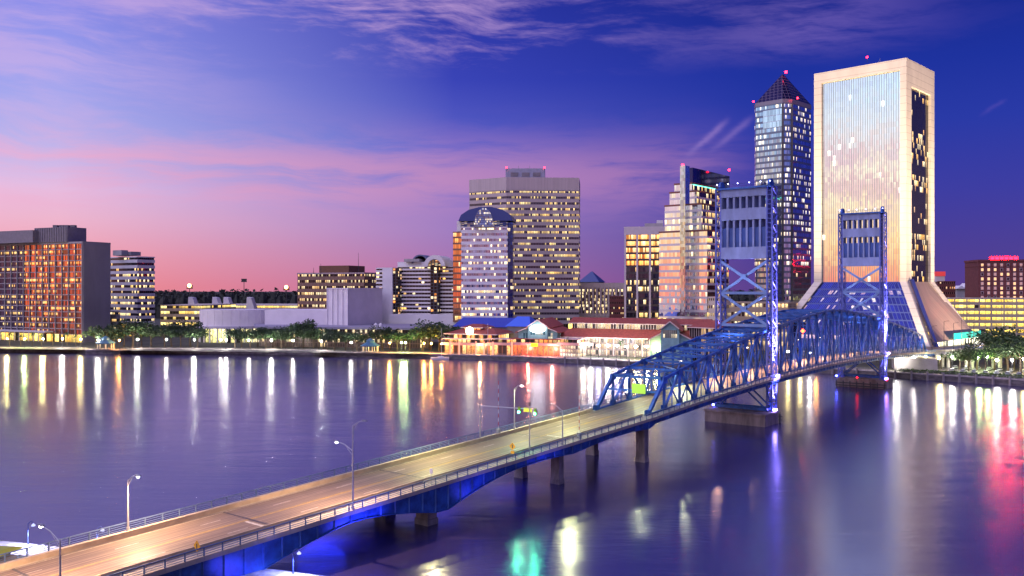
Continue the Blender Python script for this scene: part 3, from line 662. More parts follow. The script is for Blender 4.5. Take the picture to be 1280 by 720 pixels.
# corner columns
blk(0, 3.4, 0, sw_+3.4, zf, zt); blk(LF-fw, LF, 0, fw, zf, zt); blk(0, fw, LS-6.0, LS, zf, zt); blk(LF-fw, LF, LS-fw, LS, zf, zt)
blk(3.4, LF-fw, 0, 4, zt-6.2, zt-.003); blk(0, 4, sw_+3.4, LS-6.0, zt-14.5, zt-.004); blk(3.4, LF-fw, 4, LS, zt-6, zt-1.0); blk(4, LF-fw, LS-3, LS-.1, zf, zt-1)
w.build('frame', fr, b)
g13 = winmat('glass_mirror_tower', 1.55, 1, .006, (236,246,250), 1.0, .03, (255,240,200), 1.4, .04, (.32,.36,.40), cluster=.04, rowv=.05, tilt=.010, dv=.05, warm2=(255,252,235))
nfl = 38
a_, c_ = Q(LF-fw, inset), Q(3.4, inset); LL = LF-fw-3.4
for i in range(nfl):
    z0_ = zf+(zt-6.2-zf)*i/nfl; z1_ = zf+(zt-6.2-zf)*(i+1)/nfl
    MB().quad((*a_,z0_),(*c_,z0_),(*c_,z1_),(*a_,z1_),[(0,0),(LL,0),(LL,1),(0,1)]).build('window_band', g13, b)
mu = MB(); k = 34
for j in range(1, k):
    u = 3.4+LL*j/k; p = Q(u, inset-.12); mu.box((p[0], p[1], (zf+zt-6.2)/2),  .09, .3, zt-6.2-zf-.1, -math.radians(PH))
mu.build('mullions', mat('mullion_blue', (.30,.34,.38), .4, metal=.5), b)
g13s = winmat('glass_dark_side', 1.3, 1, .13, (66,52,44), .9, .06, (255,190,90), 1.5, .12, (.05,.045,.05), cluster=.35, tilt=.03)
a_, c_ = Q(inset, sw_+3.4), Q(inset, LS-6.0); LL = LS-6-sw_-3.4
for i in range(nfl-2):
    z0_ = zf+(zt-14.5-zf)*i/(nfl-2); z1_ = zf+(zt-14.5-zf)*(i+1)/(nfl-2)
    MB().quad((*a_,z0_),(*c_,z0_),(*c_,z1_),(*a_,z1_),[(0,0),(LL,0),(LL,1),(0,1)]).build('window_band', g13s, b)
# flared legs
def leg(u0, u1, v0, v1, du, dv, label=None):
    m = MB(); m.prism([Q(u1,v0), Q(u0,v0), Q(u0,v1), Q(u1,v1)][::1], zf, zf-.01)
    m = MB(); top = [Q(u1,v0), Q(u0,v0), Q(u0,v1), Q(u1,v1)]; bot = [Q(u1+du,v0+dv), Q(u0+du,v0+dv), Q(u0+du,v1+dv), Q(u1+du,v1+dv)]
    m.prism(bot, zb, zf, top); m.prism(bot, GZ, zb); return m.build('flared_leg', fr, b)
leg(0, 3.6, 0, 4.4, -FL, -FL); leg(LF-fw, LF, 0, fw, FL, -FL); m = MB(); m.prism([Q(fw-FL,LS-12+FL), Q(-FL,LS-12+FL), Q(-FL,LS+FL), Q(fw-FL,LS+FL)], zb, zf, [Q(fw,LS-6.5), Q(0,LS-6.5), Q(0,LS), Q(fw,LS)]); m.prism([Q(fw-FL,LS-12+FL), Q(-FL,LS-12+FL), Q(-FL,LS+FL), Q(fw-FL,LS+FL)], GZ, zb); m.build('flared_leg', fr, b); leg(LF-fw, LF, LS-fw, LS, FL, FL)
# sloping glass skirts
gsk = winmat('glass_skirt', 1.5, 9, .22, (44,54,130), .9, .10, (255,200,150), .8, .16, (.06,.09,.26), cluster=.6, tilt=.03, vlo=.3, vhi=.8)
gsk2 = winmat('glass_skirt_side', 1.4, 1, -1, (170,140,120), .25, .3, mull=.3, mcol=(.45,.34,.28), tilt=.03)
t0, t1 = Q(LF-fw+.5, 1.2), Q(3.2, 1.2); b0, b1 = Q(LF-fw+FL+.5, -FL+1.2), Q(3.2-FL, -FL+1.2)
MB().quad((*b0,zb),(*b1,zb),(*t1,zf),(*t0,zf),[(0,0),(60,0),(60,1),(0,1)]).build('glass_skirt', gsk, b)
t0, t1 = Q(1.2, 4.0), Q(1.2, LS-6.3); b0, b1 = Q(1.2-FL, 4.0-FL), Q(1.2-FL, LS-6.3+FL)
MB().quad((*b0,zb+6),(*b1,zb+6),(*t1,zf),(*t0,zf),[(0,0),(60,0),(60,1),(0,1)]).build('glass_skirt', gsk2, b)
# blue fin next to the corner leg, entrance glazing and teal sign band at the side base
m = MB(); m.beam((*Q(-1.0, 5.2), zf+1), (*Q(-1.0-FL, 5.4-FL), zb+1), 1.6, 1.6); m.build('glass_fin', mat('fin_blue', (.10,.13,.40), .3, metal=.4), b)
e0, e1 = Q(-FL+.6, 5-FL), Q(-FL+.6, LS-6.5+FL); LL = LS-11.5+2*FL
MB().quad((*e0,GZ),(*e1,GZ),(*e1,zb+6),(*e0,zb+6),[(0,0),(LL,0),(LL,1),(0,1)]).build('entrance_window', winmat('entrance_glass', 2.5, 2, .9, (60,80,80), .2, .2, (235,240,215), 2.6, .1, (.3,.35,.3), cluster=.1), b)
s0, s1 = Q(-FL-.4, LS*.22), Q(-FL-.4, LS-6.5+FL); m = MB(); m.quad((*s0,Z(424,D)),(*s1,Z(424,D)),(*s1,Z(416,D)),(*s0,Z(416,D)),[(0,0),(40,0),(40,1),(0,1)]); m.build('teal_sign_band', winmat('teal_band', 4.2, 1, .9, (20,160,150), .1, .4, (20,205,185), .75, .06, (.02,.25,.22), cluster=.1, warm2=(60,225,200)), b)
for u, v, y in ((LF*.42, 20, 64),(LF*.45, 22, 66)): p = Q(u, v); MB().tube((*p, zt-2), (*p, Z(y, D+15)), .3, .1, 6).build('antenna', metal_grey, b)
for u in (LF*.3, LF*.38, LF*.46): p = Q(u, 14); MB().box((*p, zt+.3), 4, 3, 2.6).build('roof_unit', concrete, b)
beacon(b, 1084, D+40, 71.5, .6)
# facade floodlights standing around the base: fixtures that wash the cream frame; the side skirt's is added
def flood(px_, dd_, aim, power, col, n_, spot=50):
    x, y = X(px_, dd_), dd_; t_ = thing('floodlight', n_, 'floodlight', (x, y, GZ), 'floodlights washing the cream framed skyscraper')
    MB().tube((0,0,0),(0,0,1.0), .12, n=6).build('stand', dark_metal, t_); m = MB(); m.box((0,0,1.3), .9, .5, .6); m.build('housing', dark_metal, t_)
    light('floodlight_beam', 'SPOT', (x, y, GZ+2.2), col, power, None, .4, aim, 66, 1.0)
mid = Q(LF/2, 0); WARM = (1.0, .74, .42)
pA = Q(LF/2, -75); pB = Q(-80, LS/2)
def flood2(u, v, au, av, az_, power, col, n_, spot=46):
    x, y = Q(u, v); flood(640+x/y*F, y, (*Q(au, av), az_), power, col, n_, spot)
flood2(LF*.9, -78, LF-2, 0, 128, 1.1e6, WARM, 'squat floodlight aimed at the left pier of the cream skyscraper', 70)
flood2(-4, -78, 2, 2, 128, 1.1e6, WARM, 'squat floodlight aimed at the near corner of the cream skyscraper', 70)
flood2(-62, 2, 0, 8, 128, 1.0e6, (1,.74,.50), 'squat floodlight on the car park side aimed at the near corner', 70)
flood2(-64, LS/2, -8, LS/2, 22, 3.2e5, (1,.72,.55), 'added floodlight aimed low at the sloping side skirt of the cream skyscraper')  # added to brighten the side skirt
flood2(-70, LS+26, -16, LS+14, 16, 2.2e5, (1,.78,.6), 'squat floodlight aimed low at the flared far leg')
flood2(-10, -66, -6, -12, 26, 1.6e5, WARM, 'squat floodlight aimed low at the near flared leg')
flood2(-66, LS+4, 0, LS-3, 125, 1.1e6, (1,.74,.50), 'squat floodlight on the car park side aimed at the far pier', 70)

# --- right edge: brick hotel, small blocks, parking garage
D = 640; b = bthing('brick_hotel', 'large dark brick hotel with pale window grid and red roof glow', None)
pl = fp(1330, D, 10, 1223, '30'); zt = Z(325,D); w = MB(); w.prism(pl, GZ, zt); w.prism(off(pl,.5), zt-.9, zt+.6); w.prism(off(pl,.3), Z(332,D)-.3, Z(332,D)+.3); w.build('wall', brick, b)
A, C = Vector(pl[0]), Vector(pl[1]); d = (C-A).normalized(); nn = Vector((d.y,-d.x)); L = (C-A).length
wf = mat('window_frame_pale', (.5,.42,.44), .6)
litA = emit('room_warm', lin(255,190,130), 1.3); litB = emit('room_pink', lin(235,170,170), .5); darkw = mat('dark_pane', (.05,.045,.07), .1, metal=.7)
FR = []; PN = []
for mm in (litA, litB, darkw):
    q = MB(); a_ = -math.atan2(-d.y, d.x); q.box((0,0,0), 1.9, .16, 2.2, math.atan2(d.y, d.x)); FR.append(q)
frm = MB().box((0,0,0), 2.0, .2, 2.4, math.atan2(d.y,d.x)).build('window', wf, b); first = True
panes = [MB().box((-nn.x*-.12, nn.y*.12, 0), 1.5, .12, 1.9, math.atan2(d.y,d.x)).build('pane', mm, None) for mm in (litA, litB, darkw)]
ncol = 10; step = 4.4
for r in range(9):
    for c_ in range(ncol):
        o = frm if first else frm.copy()
        if not first: COL.objects.link(o)
        p = A+d*(2.6+c_*step)+nn*.12; o.location = (p.x, p.y, Z(330,D)-.5-r*3.42); o.parent = b
        k = random.choices((0,1,2), (.3,.5,.2))[0]; pn = panes[k] if False else panes[k].copy(); COL.objects.link(pn); pn.parent = o; first = False
for p_ in panes: bpy.data.objects.remove(p_)
neon = MB(); 
for j in range(6): c = A+d*(L*(.19+.055*j))+nn*(-4); neon.box((c.x,c.y,zt+1.5), 2.2, .8, 1.8, math.atan2(d.y,d.x))
neon.build('red_neon_sign', emit('red_neon', (1,.0002,.0010), 330), b)
sg = MB(); c = A+d*(L*.33)+nn*(-5); sg.box((c.x,c.y,zt+1.6), 20, .5, 3.0, math.atan2(d.y,d.x)); sg.build('sign_backing', conc_dark, b)

D = 700; pl = fp(1194, D, 8, 1172, '20'); b = bthing('brick_block', 'small brick block with red lit crown right of the flared skyscraper', pl)
bands(b, pl, GZ, Z(352,D), 10, .4, brick, winmat('glass_b3', 1.5, 1, .25, (60,40,50), .4, .2, (255,160,100), 1.2, .5, (.2,.08,.08)), .15)
pe = fp(1181, D+1, 8, 1170, '12'); MB().prism(pe, Z(352,D), Z(340,D)).build('upper_storey', white_wall, b); MB().prism(off(pe,.4), Z(345,D), Z(340,D)+.4).build('red_crown', emit('dim_red', (1,.05,.05), .5), b)
D = 900; b = bthing('white_roof_hall', 'distant low hall with pale gabled roofs and rooftop lights', None)
pl = fp(1224, D, 8, 1196, '25'); MB().prism(pl, GZ, Z(361,D)).build('wall', concrete, b)
for px, y in ((1202,357),(1212,354),(1220,352)):
    x = X(px, D-1); z0 = Z(361,D); z1 = Z(y,D); q = MB(); A_ = [(x-5,D-1,z0),(x+5,D-1,z0),(x,D-1,z1)]; B_ = [(p[0],p[1]+15,p[2]) for p in A_]
    q.ngon(A_); q.quad(A_[1],B_[1],B_[2],A_[2]); q.quad(A_[0],A_[2],B_[2],B_[0]); q.ngon(B_[::-1]); q.build('gable_roof', white_wall, b)
D = 590; pl = fp(1350, D, 12, 1178, '50'); b = bthing('parking_garage', 'wide yellow lit parking garage with seven open levels below the brick hotel', pl)
ggar = winmat('garage_lit', 3.4, 1, .93, (60,50,30), .1, .5, (255,205,80), 1.9, .09, (.4,.33,.2), cluster=.22, warm2=(255,228,120))
bands(b, pl, GZ, Z(374,D), 7, .50, mat('garage_wall', (.55,.47,.34), .8, var=.08), ggar, .35, fins=(8, .8, .35))

# ================================================================== WATERFRONT MARKET
mk = thing('market_hall', 'long horseshoe market hall with red roofs and brightly lit glass arcade', 'building')
glow_w = winmat('arcade_glass', 1.6, 3, .95, (60,60,60), .1, .3, (255,200,120), .95, .26, (.30,.24,.22), cluster=.25, warm2=(255,248,225))
glow_r = winmat('arcade_red', 3.0, 1, .92, (60,40,40), .1, .4, (255,50,30), 2.2, .16, (.4,.15,.12), cluster=.35, warm2=(255,150,80))
glow_o = winmat('arcade_orange', 2.6, 1, .6, (60,40,40), .1, .4, (255,140,60), 1.9, .25, (.25,.12,.08), cluster=.6, warm2=(255,215,140))
glow_d = winmat('clerestory', 1.5, 1, .55, (80,70,70), .4, .2, (255,205,140), 1.0, .25, (.5,.45,.42), cluster=.3)
trim = mat('trim_cream', (.70,.55,.50), .6)
def hip(root, pts, z0, z1, inner, m=red_roof, name='roof', over=1.0):
    o_ = off(pts, over); MB().prism(o_, z0, z1, inner).build(name, m, root); MB().prism(off(pts, over+.1), z0-.5, z0).build('eave', trim, root)
def ring(px0, d0, px1, d1, dep):
    a = Vector(P2(px0,d0)); c = Vector(P2(px1,d1)); dr = (c-a).normalized(); bk = Vector((-dr.y, dr.x))*dep
    return [tuple(a), tuple(c), tuple(c+bk), tuple(a+bk)]
def inset_ridge(p, fx, fy):
    a, b_, c, e = [Vector(v) for v in p]
    def at(u, v): return tuple((a.lerp(b_, u)).lerp(e.lerp(c, u), v))
    return [at(fx, .5-fy), at(1-fx, .5-fy), at(1-fx, .5+fy), at(fx, .5+fy)]
# long main arcade
main = ring(700, 487, 888, 452, 30)
D = 480
MB().prism(main, GZ, Z(421,D), cap=False).build('arcade_window', glow_w, mk)
arc = MB(); a, c = Vector(main[0]), Vector(main[1]); dr = (c-a).normalized(); nr = Vector((dr.y,-dr.x))
for j in range(22):
    p = a.lerp(c, j/21)+nr*1.6; arc.tube((p.x,p.y,GZ),(p.x,p.y,Z(421,D)), .28, n=6)
arc.build('arcade_columns', trim, mk)
lr = off(main, 3.0); MB().prism(lr, Z(421,D), Z(411,D), off(main, -5)).build('lower_roof', red_roof, mk); MB().prism(off(main,3.1), Z(421,D)-.5, Z(421,D)).build('eave', trim, mk)
MB().prism(off(main,-5.2), Z(411.5,D), Z(404,D), cap=False).build('clerestory_window', glow_d, mk)
MB().prism(off(main,-3.6), Z(404,D), Z(398,D), inset_ridge(main, .03, .04)).build('upper_roof', red_roof, mk); MB().prism(off(main,-3.5), Z(404,D)-.4, Z(404,D)).build('eave', trim, mk)
# gabled pavilion left of it with oval sign
def gable(root, px0, px1, dd, y_eave, y_ridge, depth, wallm, roofm=red_roof, ang=14, base=GZ, glassm=None):
    a = math.radians(ang); c0 = Vector(P2(px0, dd)); wdt = (X(px1,dd)-X(px0,dd))/math.cos(a)/1.0
    dr = Vector((math.cos(a), -math.sin(a))); bk = Vector((math.sin(a), math.cos(a)))*depth; c1 = c0+dr*wdt; mid = (c0+c1)/2
    ze, zr = Z(y_eave, dd), Z(y_ridge, dd); m = MB()
    Fp = [(c0.x,c0.y,base),(c1.x,c1.y,base),(c1.x,c1.y,ze),(mid.x,mid.y,zr),(c0.x,c0.y,ze)]; Bp = [(p[0]+bk.x,p[1]+bk.y,p[2]) for p in Fp]
    m.ngon(Fp); m.ngon(Bp[::-1]); m.quad(Fp[1],Bp[1],Bp[2],Fp[2]); m.quad(Fp[0],Fp[4],Bp[4],Bp[0]); o = m.build('gable_wall', wallm, root)
    r = MB(); ov = dr*1.5; fo_ = Vector((-math.sin(a), -math.cos(a)))*1.2; sl = (zr-ze)/(wdt/2)*1.5
    for s_, e_ in ((1, c1), (-1, c0)):
        p0 = (mid.x+fo_.x, mid.y+fo_.y, zr+.35); p1 = (e_.x+s_*ov.x+fo_.x, e_.y+s_*ov.y+fo_.y, ze-sl+.35)
        p2 = (p1[0]+bk.x*1.05, p1[1]+bk.y*1.05, p1[2]); p3 = (p0[0]+bk.x*1.05, p0[1]+bk.y*1.05, p0[2])
        if s_ == 1: r.quad(p0, p1, p2, p3)
        else: r.quad(p1, p0, p3, p2)
        lo = lambda p: (p[0], p[1], p[2]-.45)
        r.quad(lo(p3), lo(p2), lo(p1), lo(p0)); r.quad(p1, p0, lo(p0), lo(p1)); r.quad(p1, lo(p1), lo(p2), p2)
    r.build('roof', roofm, root)
    t_ = MB()
    for e_ in (c0, c1): t_.beam((e_.x+fo_.x, e_.y+fo_.y, ze+.1), (mid.x+fo_.x, mid.y+fo_.y, zr+.1), .35, .5)
    t_.build('verge', trim, root)
    if glassm:
        g = MB(); g0 = c0.lerp(c1, .12)-bk.normalized()*.12; g1_ = c0.lerp(c1, .88)-bk.normalized()*.12; L_ = (g1_-g0).length
        g.quad((g0.x,g0.y,ze-4.5),(g1_.x,g1_.y,ze-4.5),(g1_.x,g1_.y,ze-.6),(g0.x,g0.y,ze-.6),[(0,0),(L_,0),(L_,2),(0,2)]); g.build('gable_window', glassm, root)
    return mid, zr
teal_g = winmat('teal_glass', 1.4, 1, .35, (90,150,165), .6, .15, (255,200,150), .8, .16, (.25,.4,.42))
pv = thing('market_pavilion', 'gabled market pavilion with teal glass front and white oval sign', 'building')
gable(pv, 648, 696, 481, 414.5, 404.5, 34, teal_wall, glassm=teal_g)
gable(pv, 660, 684, 478, 408, 400, 40, teal_wall, glassm=teal_g)
ov = MB(); cx_, cy_, cz_ = X(672,474), 474, Z(411,474); rr = []
for i in range(20): a = 6.28319*i/20; rr.append((cx_+4.3*math.cos(a), cz_+2.2*math.sin(a)))
ov.ngon([(u, cy_, v) for u, v in rr]); ov.ngon([(u, cy_+.6, v) for u, v in rr[::-1]])
for i in range(20): j = (i+1) % 20; ov.quad((rr[j][0],cy_,rr[j][1]),(rr[i][0],cy_,rr[i][1]),(rr[i][0],cy_+.6,rr[i][1]),(rr[j][0],cy_+.6,rr[j][1]))
ov.build('oval_sign', emit('sign_white', (1,.93,1), 7), pv)
# right gabled tower
pt = thing('market_pavilion', 'grey green gabled glass pavilion beside the blue truss', 'building')
gable(pt, 826, 848, 440, 411, 402, 34, teal_wall, glassm=winmat('grey_glass', 1.0, 1, .2, (150,160,150), .7, .15, (255,220,150), .8, .2, (.3,.34,.32)))
gable(pt, 812, 862, 444, 424, 411, 16, teal_wall)
pq = ring(862, 452, 892, 440, 22); MB().prism(pq, GZ, Z(409,447)).build('side_wing', glow_d, pt); hip(pt, pq, Z(409,447), Z(401,447), inset_ridge(pq,.2,.03))
# left riverside dining pavilions with hip roofs
pr_ = thing('dining_pavilion', 'low riverside dining pavilion with red hip roof and round lit sign', 'building')
pq = ring(562, 500, 618, 490, 26); MB().prism(pq, GZ, Z(417,495), cap=False).build('window_wall', glow_o, pr_); hip(pr_, pq, Z(417,495), Z(411.5,495), inset_ridge(pq,.16,.12), over=2.5)
q2_ = ring(580, 505, 602, 501, 14); MB().prism(q2_, Z(414,503), Z(409,503)).build('lantern', glow_o, pr_); hip(pr_, q2_, Z(409,503), Z(405.5,503), inset_ridge(q2_,.2,.05), over=1.4)
MB().lathe((X(587,490), 490, Z(413.5,490)), [(0,-2.3),(1.7,-1.6),(2.3,0),(1.7,1.6),(0,2.3)], 14).build('round_sign', emit('sign_warm', (1,.9,.6), 9), pr_)
# two-level deck, red-lit, with columns
dk = thing('dining_deck', 'two level riverside dining deck glowing orange and red behind pale columns', 'terrace')
for (p0, d0, p1, d1, gm_, y_) in ((556,492,612,484,glow_o,431),(612,484,640,478,glow_o,431),(640,478,700,468,glow_r,431),(700,468,722,462,glow_w,431)):
    r_ = ring(p0, d0, p1, d1, 9); MB().prism(r_, GZ, Z(y_,d0), cap=False).build('lower_bay', gm_, dk)
    m = MB(); m.prism(off(r_, 1.2), Z(y_,d0), Z(y_-3,d0)); m.build('deck_slab', mat('deck_edge', (.62,.36,.34), .6), dk)
    r2 = ring(p0, d0+2, p1, d1+2, 7); MB().prism(r2, Z(y_-3,d0), Z(y_-7.0,d0), cap=False).build('upper_bay', glow_o, dk)
    m = MB(); m.prism(off(r2, 1.4), Z(y_-7.0,d0), Z(y_-7.8,d0)); m.build('upper_roof', red_roof if gm_ is glow_r else trim, dk)
for px in (563,574,595,605,616,640,697,708):
    x, y = X(px, 481-.12*(px-600)), 481-.12*(px-600); MB().box((x, y, GZ+3.6), .9, .9, 7.2).build('column', emit('glowing_column', lin(255,150,120), 1.4), dk)  # columns emit a pink glow in place of light falling on them
x, y = X(668, 464), 464; m = MB(); m.box((x, y, Z(431,464)), 3.6, .4, 1.7); ys = m.build('shop_sign', emit('sign_yellow', lin(255,190,0), 3.0)); tag(ys, 'small glowing yellow sign above the red lit dining deck', 'sign')
# blue tent roofs
bt = thing('blue_roof_hall', 'low hall with bright blue pitched roofs behind the dining pavilions', 'building')
pq = ring(568, 532, 652, 518, 22); MB().prism(pq, GZ, Z(409,522)).build('wall', conc_dark, bt); MB().prism(off(pq,1), Z(409,522), Z(398,522), inset_ridge(pq,.04,.05)).build('roof', mat('blue_sheet', (.03,.06,.40), .4), bt)
pq = ring(634, 512, 662, 506, 16); MB().prism(off(pq,1), Z(408,510), Z(396,510), inset_ridge(pq,.22,.05)).build('roof', mat('blue_bright', (.06,.16,.75), .4), bt); MB().prism(pq, GZ, Z(408,510)).build('wall', conc_dark, bt)

# gazebos
def gazebo(px, lab):
    x, y = shore_pt(px, 5); t_ = thing('gazebo', lab, 'gazebo', (x, y, GZ), 'blue roofed gazebos on the river bank')
    MB().lathe((0,0,0), [(5.6,0),(5.6,.5),(0,.5)], 8).build('plinth', pave, t_)
    for i in range(8): a = 6.28319*(i+.5)/8; MB().tube((4.4*math.cos(a),4.4*math.sin(a),.5),(4.4*math.cos(a),4.4*math.sin(a),3.6), .28, n=8).build('column', mat('gaz_col', (.75,.62,.45), .6), t_)
    MB().lathe((0,0,3.6), [(5.6,0),(5.7,.3),(2.2,2.2),(2.2,2.9),(2.5,3.0),(0,4.6)], 8).build('roof', mat('gaz_roof', (.05,.16,.26), .5, var=.2), t_)
    l = light('gazebo_light', 'POINT', (0,0,3.0), (1,.75,.4), 900, t_, .3)
gazebo(132, 'blue roofed riverside gazebo below the blank grey side wall'); gazebo(463, 'blue roofed riverside gazebo in front of the striped hotel')

# ================================================================== TREES AND PALMS
def leafcloud(n, clumps, size, squash=.8):
    m = MB()
    cs = []
    for _ in range(clumps):
        a = random.uniform(0, 6.283); e = random.uniform(-.25, 1.0); rad = random.uniform(.35, .85)
        cs.append((math.cos(a)*rad*math.cos(e), math.sin(a)*rad*math.cos(e), math.sin(e)*rad*squash, random.uniform(.22, .42)))
    for _ in range(n):
        c = random.choice(cs); v = Vector((random.gauss(0,1), random.gauss(0,1), random.gauss(0,1))).normalized()*c[3]*random.uniform(.5,1.1)
        p = Vector((c[0]+v.x, c[1]+v.y, c[2]+v.z*.8)); ax = Vector((random.gauss(0,1), random.gauss(0,1), random.gauss(0,1))).normalized()
        u = ax.orthogonal().normalized()*size*random.uniform(.6,1.3); w_ = ax.cross(u).normalized()*size*random.uniform(.6,1.3)
        m.quad(p-u-w_*.4, p+u*.3-w_, p+u+w_*.4, p-u*.3+w_)
    return m
tree_protos = []
for k in range(4):
    t_ = thing('shade_tree', 'x', 'tree', (0,0,0), 'shade trees along the far bank')
    tr = MB(); tr.tube((0,0,0),(0.02,0,.42), .035, .022, 7)
    for i in range(6):
        a = i*1.05+k; tr.tube((0.02,0,.36+.02*i),(.26*math.cos(a),.26*math.sin(a),.62+.05*(i%3)), .016, .006, 5)
    tr.build('trunk', bark, t_); cr = leafcloud(1100, 16+k*2, .05); o = cr.build('crown', leaf, t_); o.location = (0,0,.60); o.scale = (.62,.62,.5); tree_protos.append(t_)
palm_protos = []
for k in range(3):
    t_ = thing('palm_tree', 'x', 'palm', (0,0,0), 'palms along the far bank'); tr = MB(); zz = [0,.25,.5,.8]; xo = [0,.01*k,.02*k,.015*k]
    for i in range(3): tr.tube((xo[i],0,zz[i]),(xo[i+1],0,zz[i+1]), .022-.003*i, .019-.003*i, 6)
    tr.build('trunk', bark, t_); cr = MB()
    for i in range(22):
        a = random.uniform(0,6.283); up = random.uniform(-.1,.16); L = random.uniform(.17,.26); pr = Vector((xo[3],0,.8)); prw = .012
        for s_ in range(4):
            f_ = (s_+1)/4; q_ = Vector((xo[3]+math.cos(a)*L*f_, math.sin(a)*L*f_, .8+up*math.sin(f_*3.0)-L*.7*f_*f_+.03)); sd_ = Vector((-math.sin(a), math.cos(a), 0))
            wq = .028*(1-f_*.75); cr.quad(pr-sd_*prw, pr+sd_*prw, q_+sd_*wq, q_-sd_*wq); pr = q_; prw = wq
    cr.build('crown', palm_leaf, t_); palm_protos.append(t_)
usedT = [False]*4; usedP = [False]*3
def place(protos, used, k, x, y, s, lab, group):
    if not used[k]: o = protos[k]; used[k] = True
    else: o = copy_tree(protos[k])
    o.location = (x, y, GZ); o.rotation_euler.z = random.uniform(0, 6.28) ; o.scale = (s*random.uniform(.95,1.25), s*random.uniform(.95,1.25), s); o['label'] = lab; o['group'] = group; return o
TL = [(120,13,20),(131,15,14),(143,12,20),(155,14,26),(166,19,12),(177,13,22),(189,15,16),(206,14,14),(214,16,22),(226,14,16),(238,17,22),(247,13,14),
      (294,13,8),(302,12,20),(313,13,10),(322,11,22),(332,14,12),(341,13,20),(352,12,10),(366,15,12),(379,19,16),(392,14,12),(404,12,20),(418,13,10),(432,12,16),(446,12,10),(478,15,20),(488,13,28),(497,12,14),(528,16,20),(538,18,28),(549,17,22),(560,16,30)]
# front trees with their own kinds
for i, (px, h_, inl) in enumerate(TL):
    x, y = shore_pt(px, inl); where = 'left of the theatre' if px < 260 else ('before the theatre' if px < 460 else 'beside the dining pavilion')
    j = sum(1 for q in TL[:i] if ((q[0] < 260) == (px < 260) and (q[0] < 460) == (px < 460)))
    place(tree_protos, usedT, i % 4, x, y, h_, f'dark leafy shade tree {where}, {ORD[j]} from the left in its row', 'shade trees along the far bank')
PLM = [(12,9),(26,8),(40,9),(52,8),(66,8),(84,9),(95,8),(344,10),(350,9),(357,10),(372,10),(385,9),(398,10),(409,9),(440,9),(450,10),(506,10),(512,9),(568,8),(578,8),(588,7),(599,8),(614,8),(626,8),(712,10),(724,8),(776,9)]
for i, (px, h_) in enumerate(PLM):
    x, y = shore_pt(px, 11+(i % 3)*2); where = 'before the dark slab' if px < 110 else ('before the theatre' if px < 530 else 'before the market')
    j = sum(1 for q in PLM[:i] if ((q[0] < 110) == (px < 110) and (q[0] < 530) == (px < 530)))
    place(palm_protos, usedP, i % 3, x, y, h_*1.1, f'short palm {where}, {ORD[j]} from the left in its line', 'palms along the far bank')
TR = [(1177,10,26,1),(1188,9,34,1),(1200,10,28,0),(1211,11,24,0),(1221,12,30,0),(1232,12,22,1),(1243,13,34,0),(1252,16,44,1),(1260,15,30,0),(1268,18,40,1),(1276,16,26,0),(1285,14,40,0),(1135,8,22,1),(1240,18,60,0),(1257,20,66,0),(1272,19,72,1)]
for i, (px, h_, inl, kd) in enumerate(TR):
    x, y = shore_pt(px, inl)
    if kd: place(palm_protos, usedP, i % 3, x, y, h_*.75, f'palm among the car park trees right of the bridge, {ORD[sum(1 for q in TR[:i] if q[3])]} counted', 'palms by the right car park')
    else: place(tree_protos, usedT, i % 4, x, y, h_*.95, f'leafy tree by the right car park, {ORD[sum(1 for q in TR[:i] if not q[3])]} counted', 'trees by the right car park')
hedge = MB()
for i in range(40):
    px = 1128+i*3.9; x, y = shore_pt(px, 4+random.uniform(0,2)); r = random.uniform(.9,1.5)
    for _ in range(34):
        v = Vector((random.gauss(0,1),random.gauss(0,1),abs(random.gauss(0,.8)))).normalized()*r; p = Vector((x,y,GZ))+v; u = Vector((random.gauss(0,.3),random.gauss(0,.3),random.gauss(0,.3))); w_ = Vector((random.gauss(0,.3),random.gauss(0,.3),random.gauss(0,.3)))
        hedge.quad(p-u, p-w_, p+u, p+w_)
tag(hedge.build('shrub_row', mat('shrub_leaf', (.07,.13,.03), .7, var=.3, vscale=1)), 'low clipped shrubs along the sea wall at right', 'shrubs', kind='stuff')

# ================================================================== LAMPS ALONG THE BANK
LC = {'w': emit('lamp_white', (1,.93,.80), 260), 'y': emit('lamp_yellow', (1,.78,.28), 220), 'o': emit('lamp_orange', (1,.38,.06), 190), 'g': emit('lamp_green', (.75,1,.35), 170), 'b': emit('lamp_violet', (.72,.70,1), 150)}
LR = {'w': (1,.93,.80), 'y': (1,.80,.32), 'o': (1,.42,.08), 'g': (.75,1,.35), 'b': (.8,.75,1)}
lampproto = {}
def riverlamp(px, inl, kind, lab, h_=5.2, k=1.0, group='lamps along the far river bank'):
    x, y = shore_pt(px, inl)
    if kind not in lampproto:
        t_ = thing('river_lamp', lab, 'lamp', (x,y,GZ), group); MB().tube((0,0,0),(0,0,1), .02, .012, 6).build('post', dark_metal, t_)
        MB().lathe((0,0,1.05), [(0,-.085),(.07,-.05),(.085,0),(.07,.05),(0,.085)], 10).build('lamp_globe', LC[kind], t_); lampproto[kind] = t_
    else: t_ = copy_tree(lampproto[kind]); t_.location = (x,y,GZ)
    t_.scale = (h_*k,)*2+(h_,); t_['label'] = lab
    return x, y
LAMPS = [(-18,'y'),(9,'y'),(31,'g'),(54,'y'),(78,'w'),(101,'y'),(123,'w'),(149,'o'),(172,'w'),(208,'w'),(243,'w'),(276,'w'),(283,'w'),(311,'w'),(339,'w'),(366,'w'),(402,'w'),(439,'w'),(487,'o'),(502,'g'),(507,'g'),(530,'o'),(539,'o'),(552,'o')]
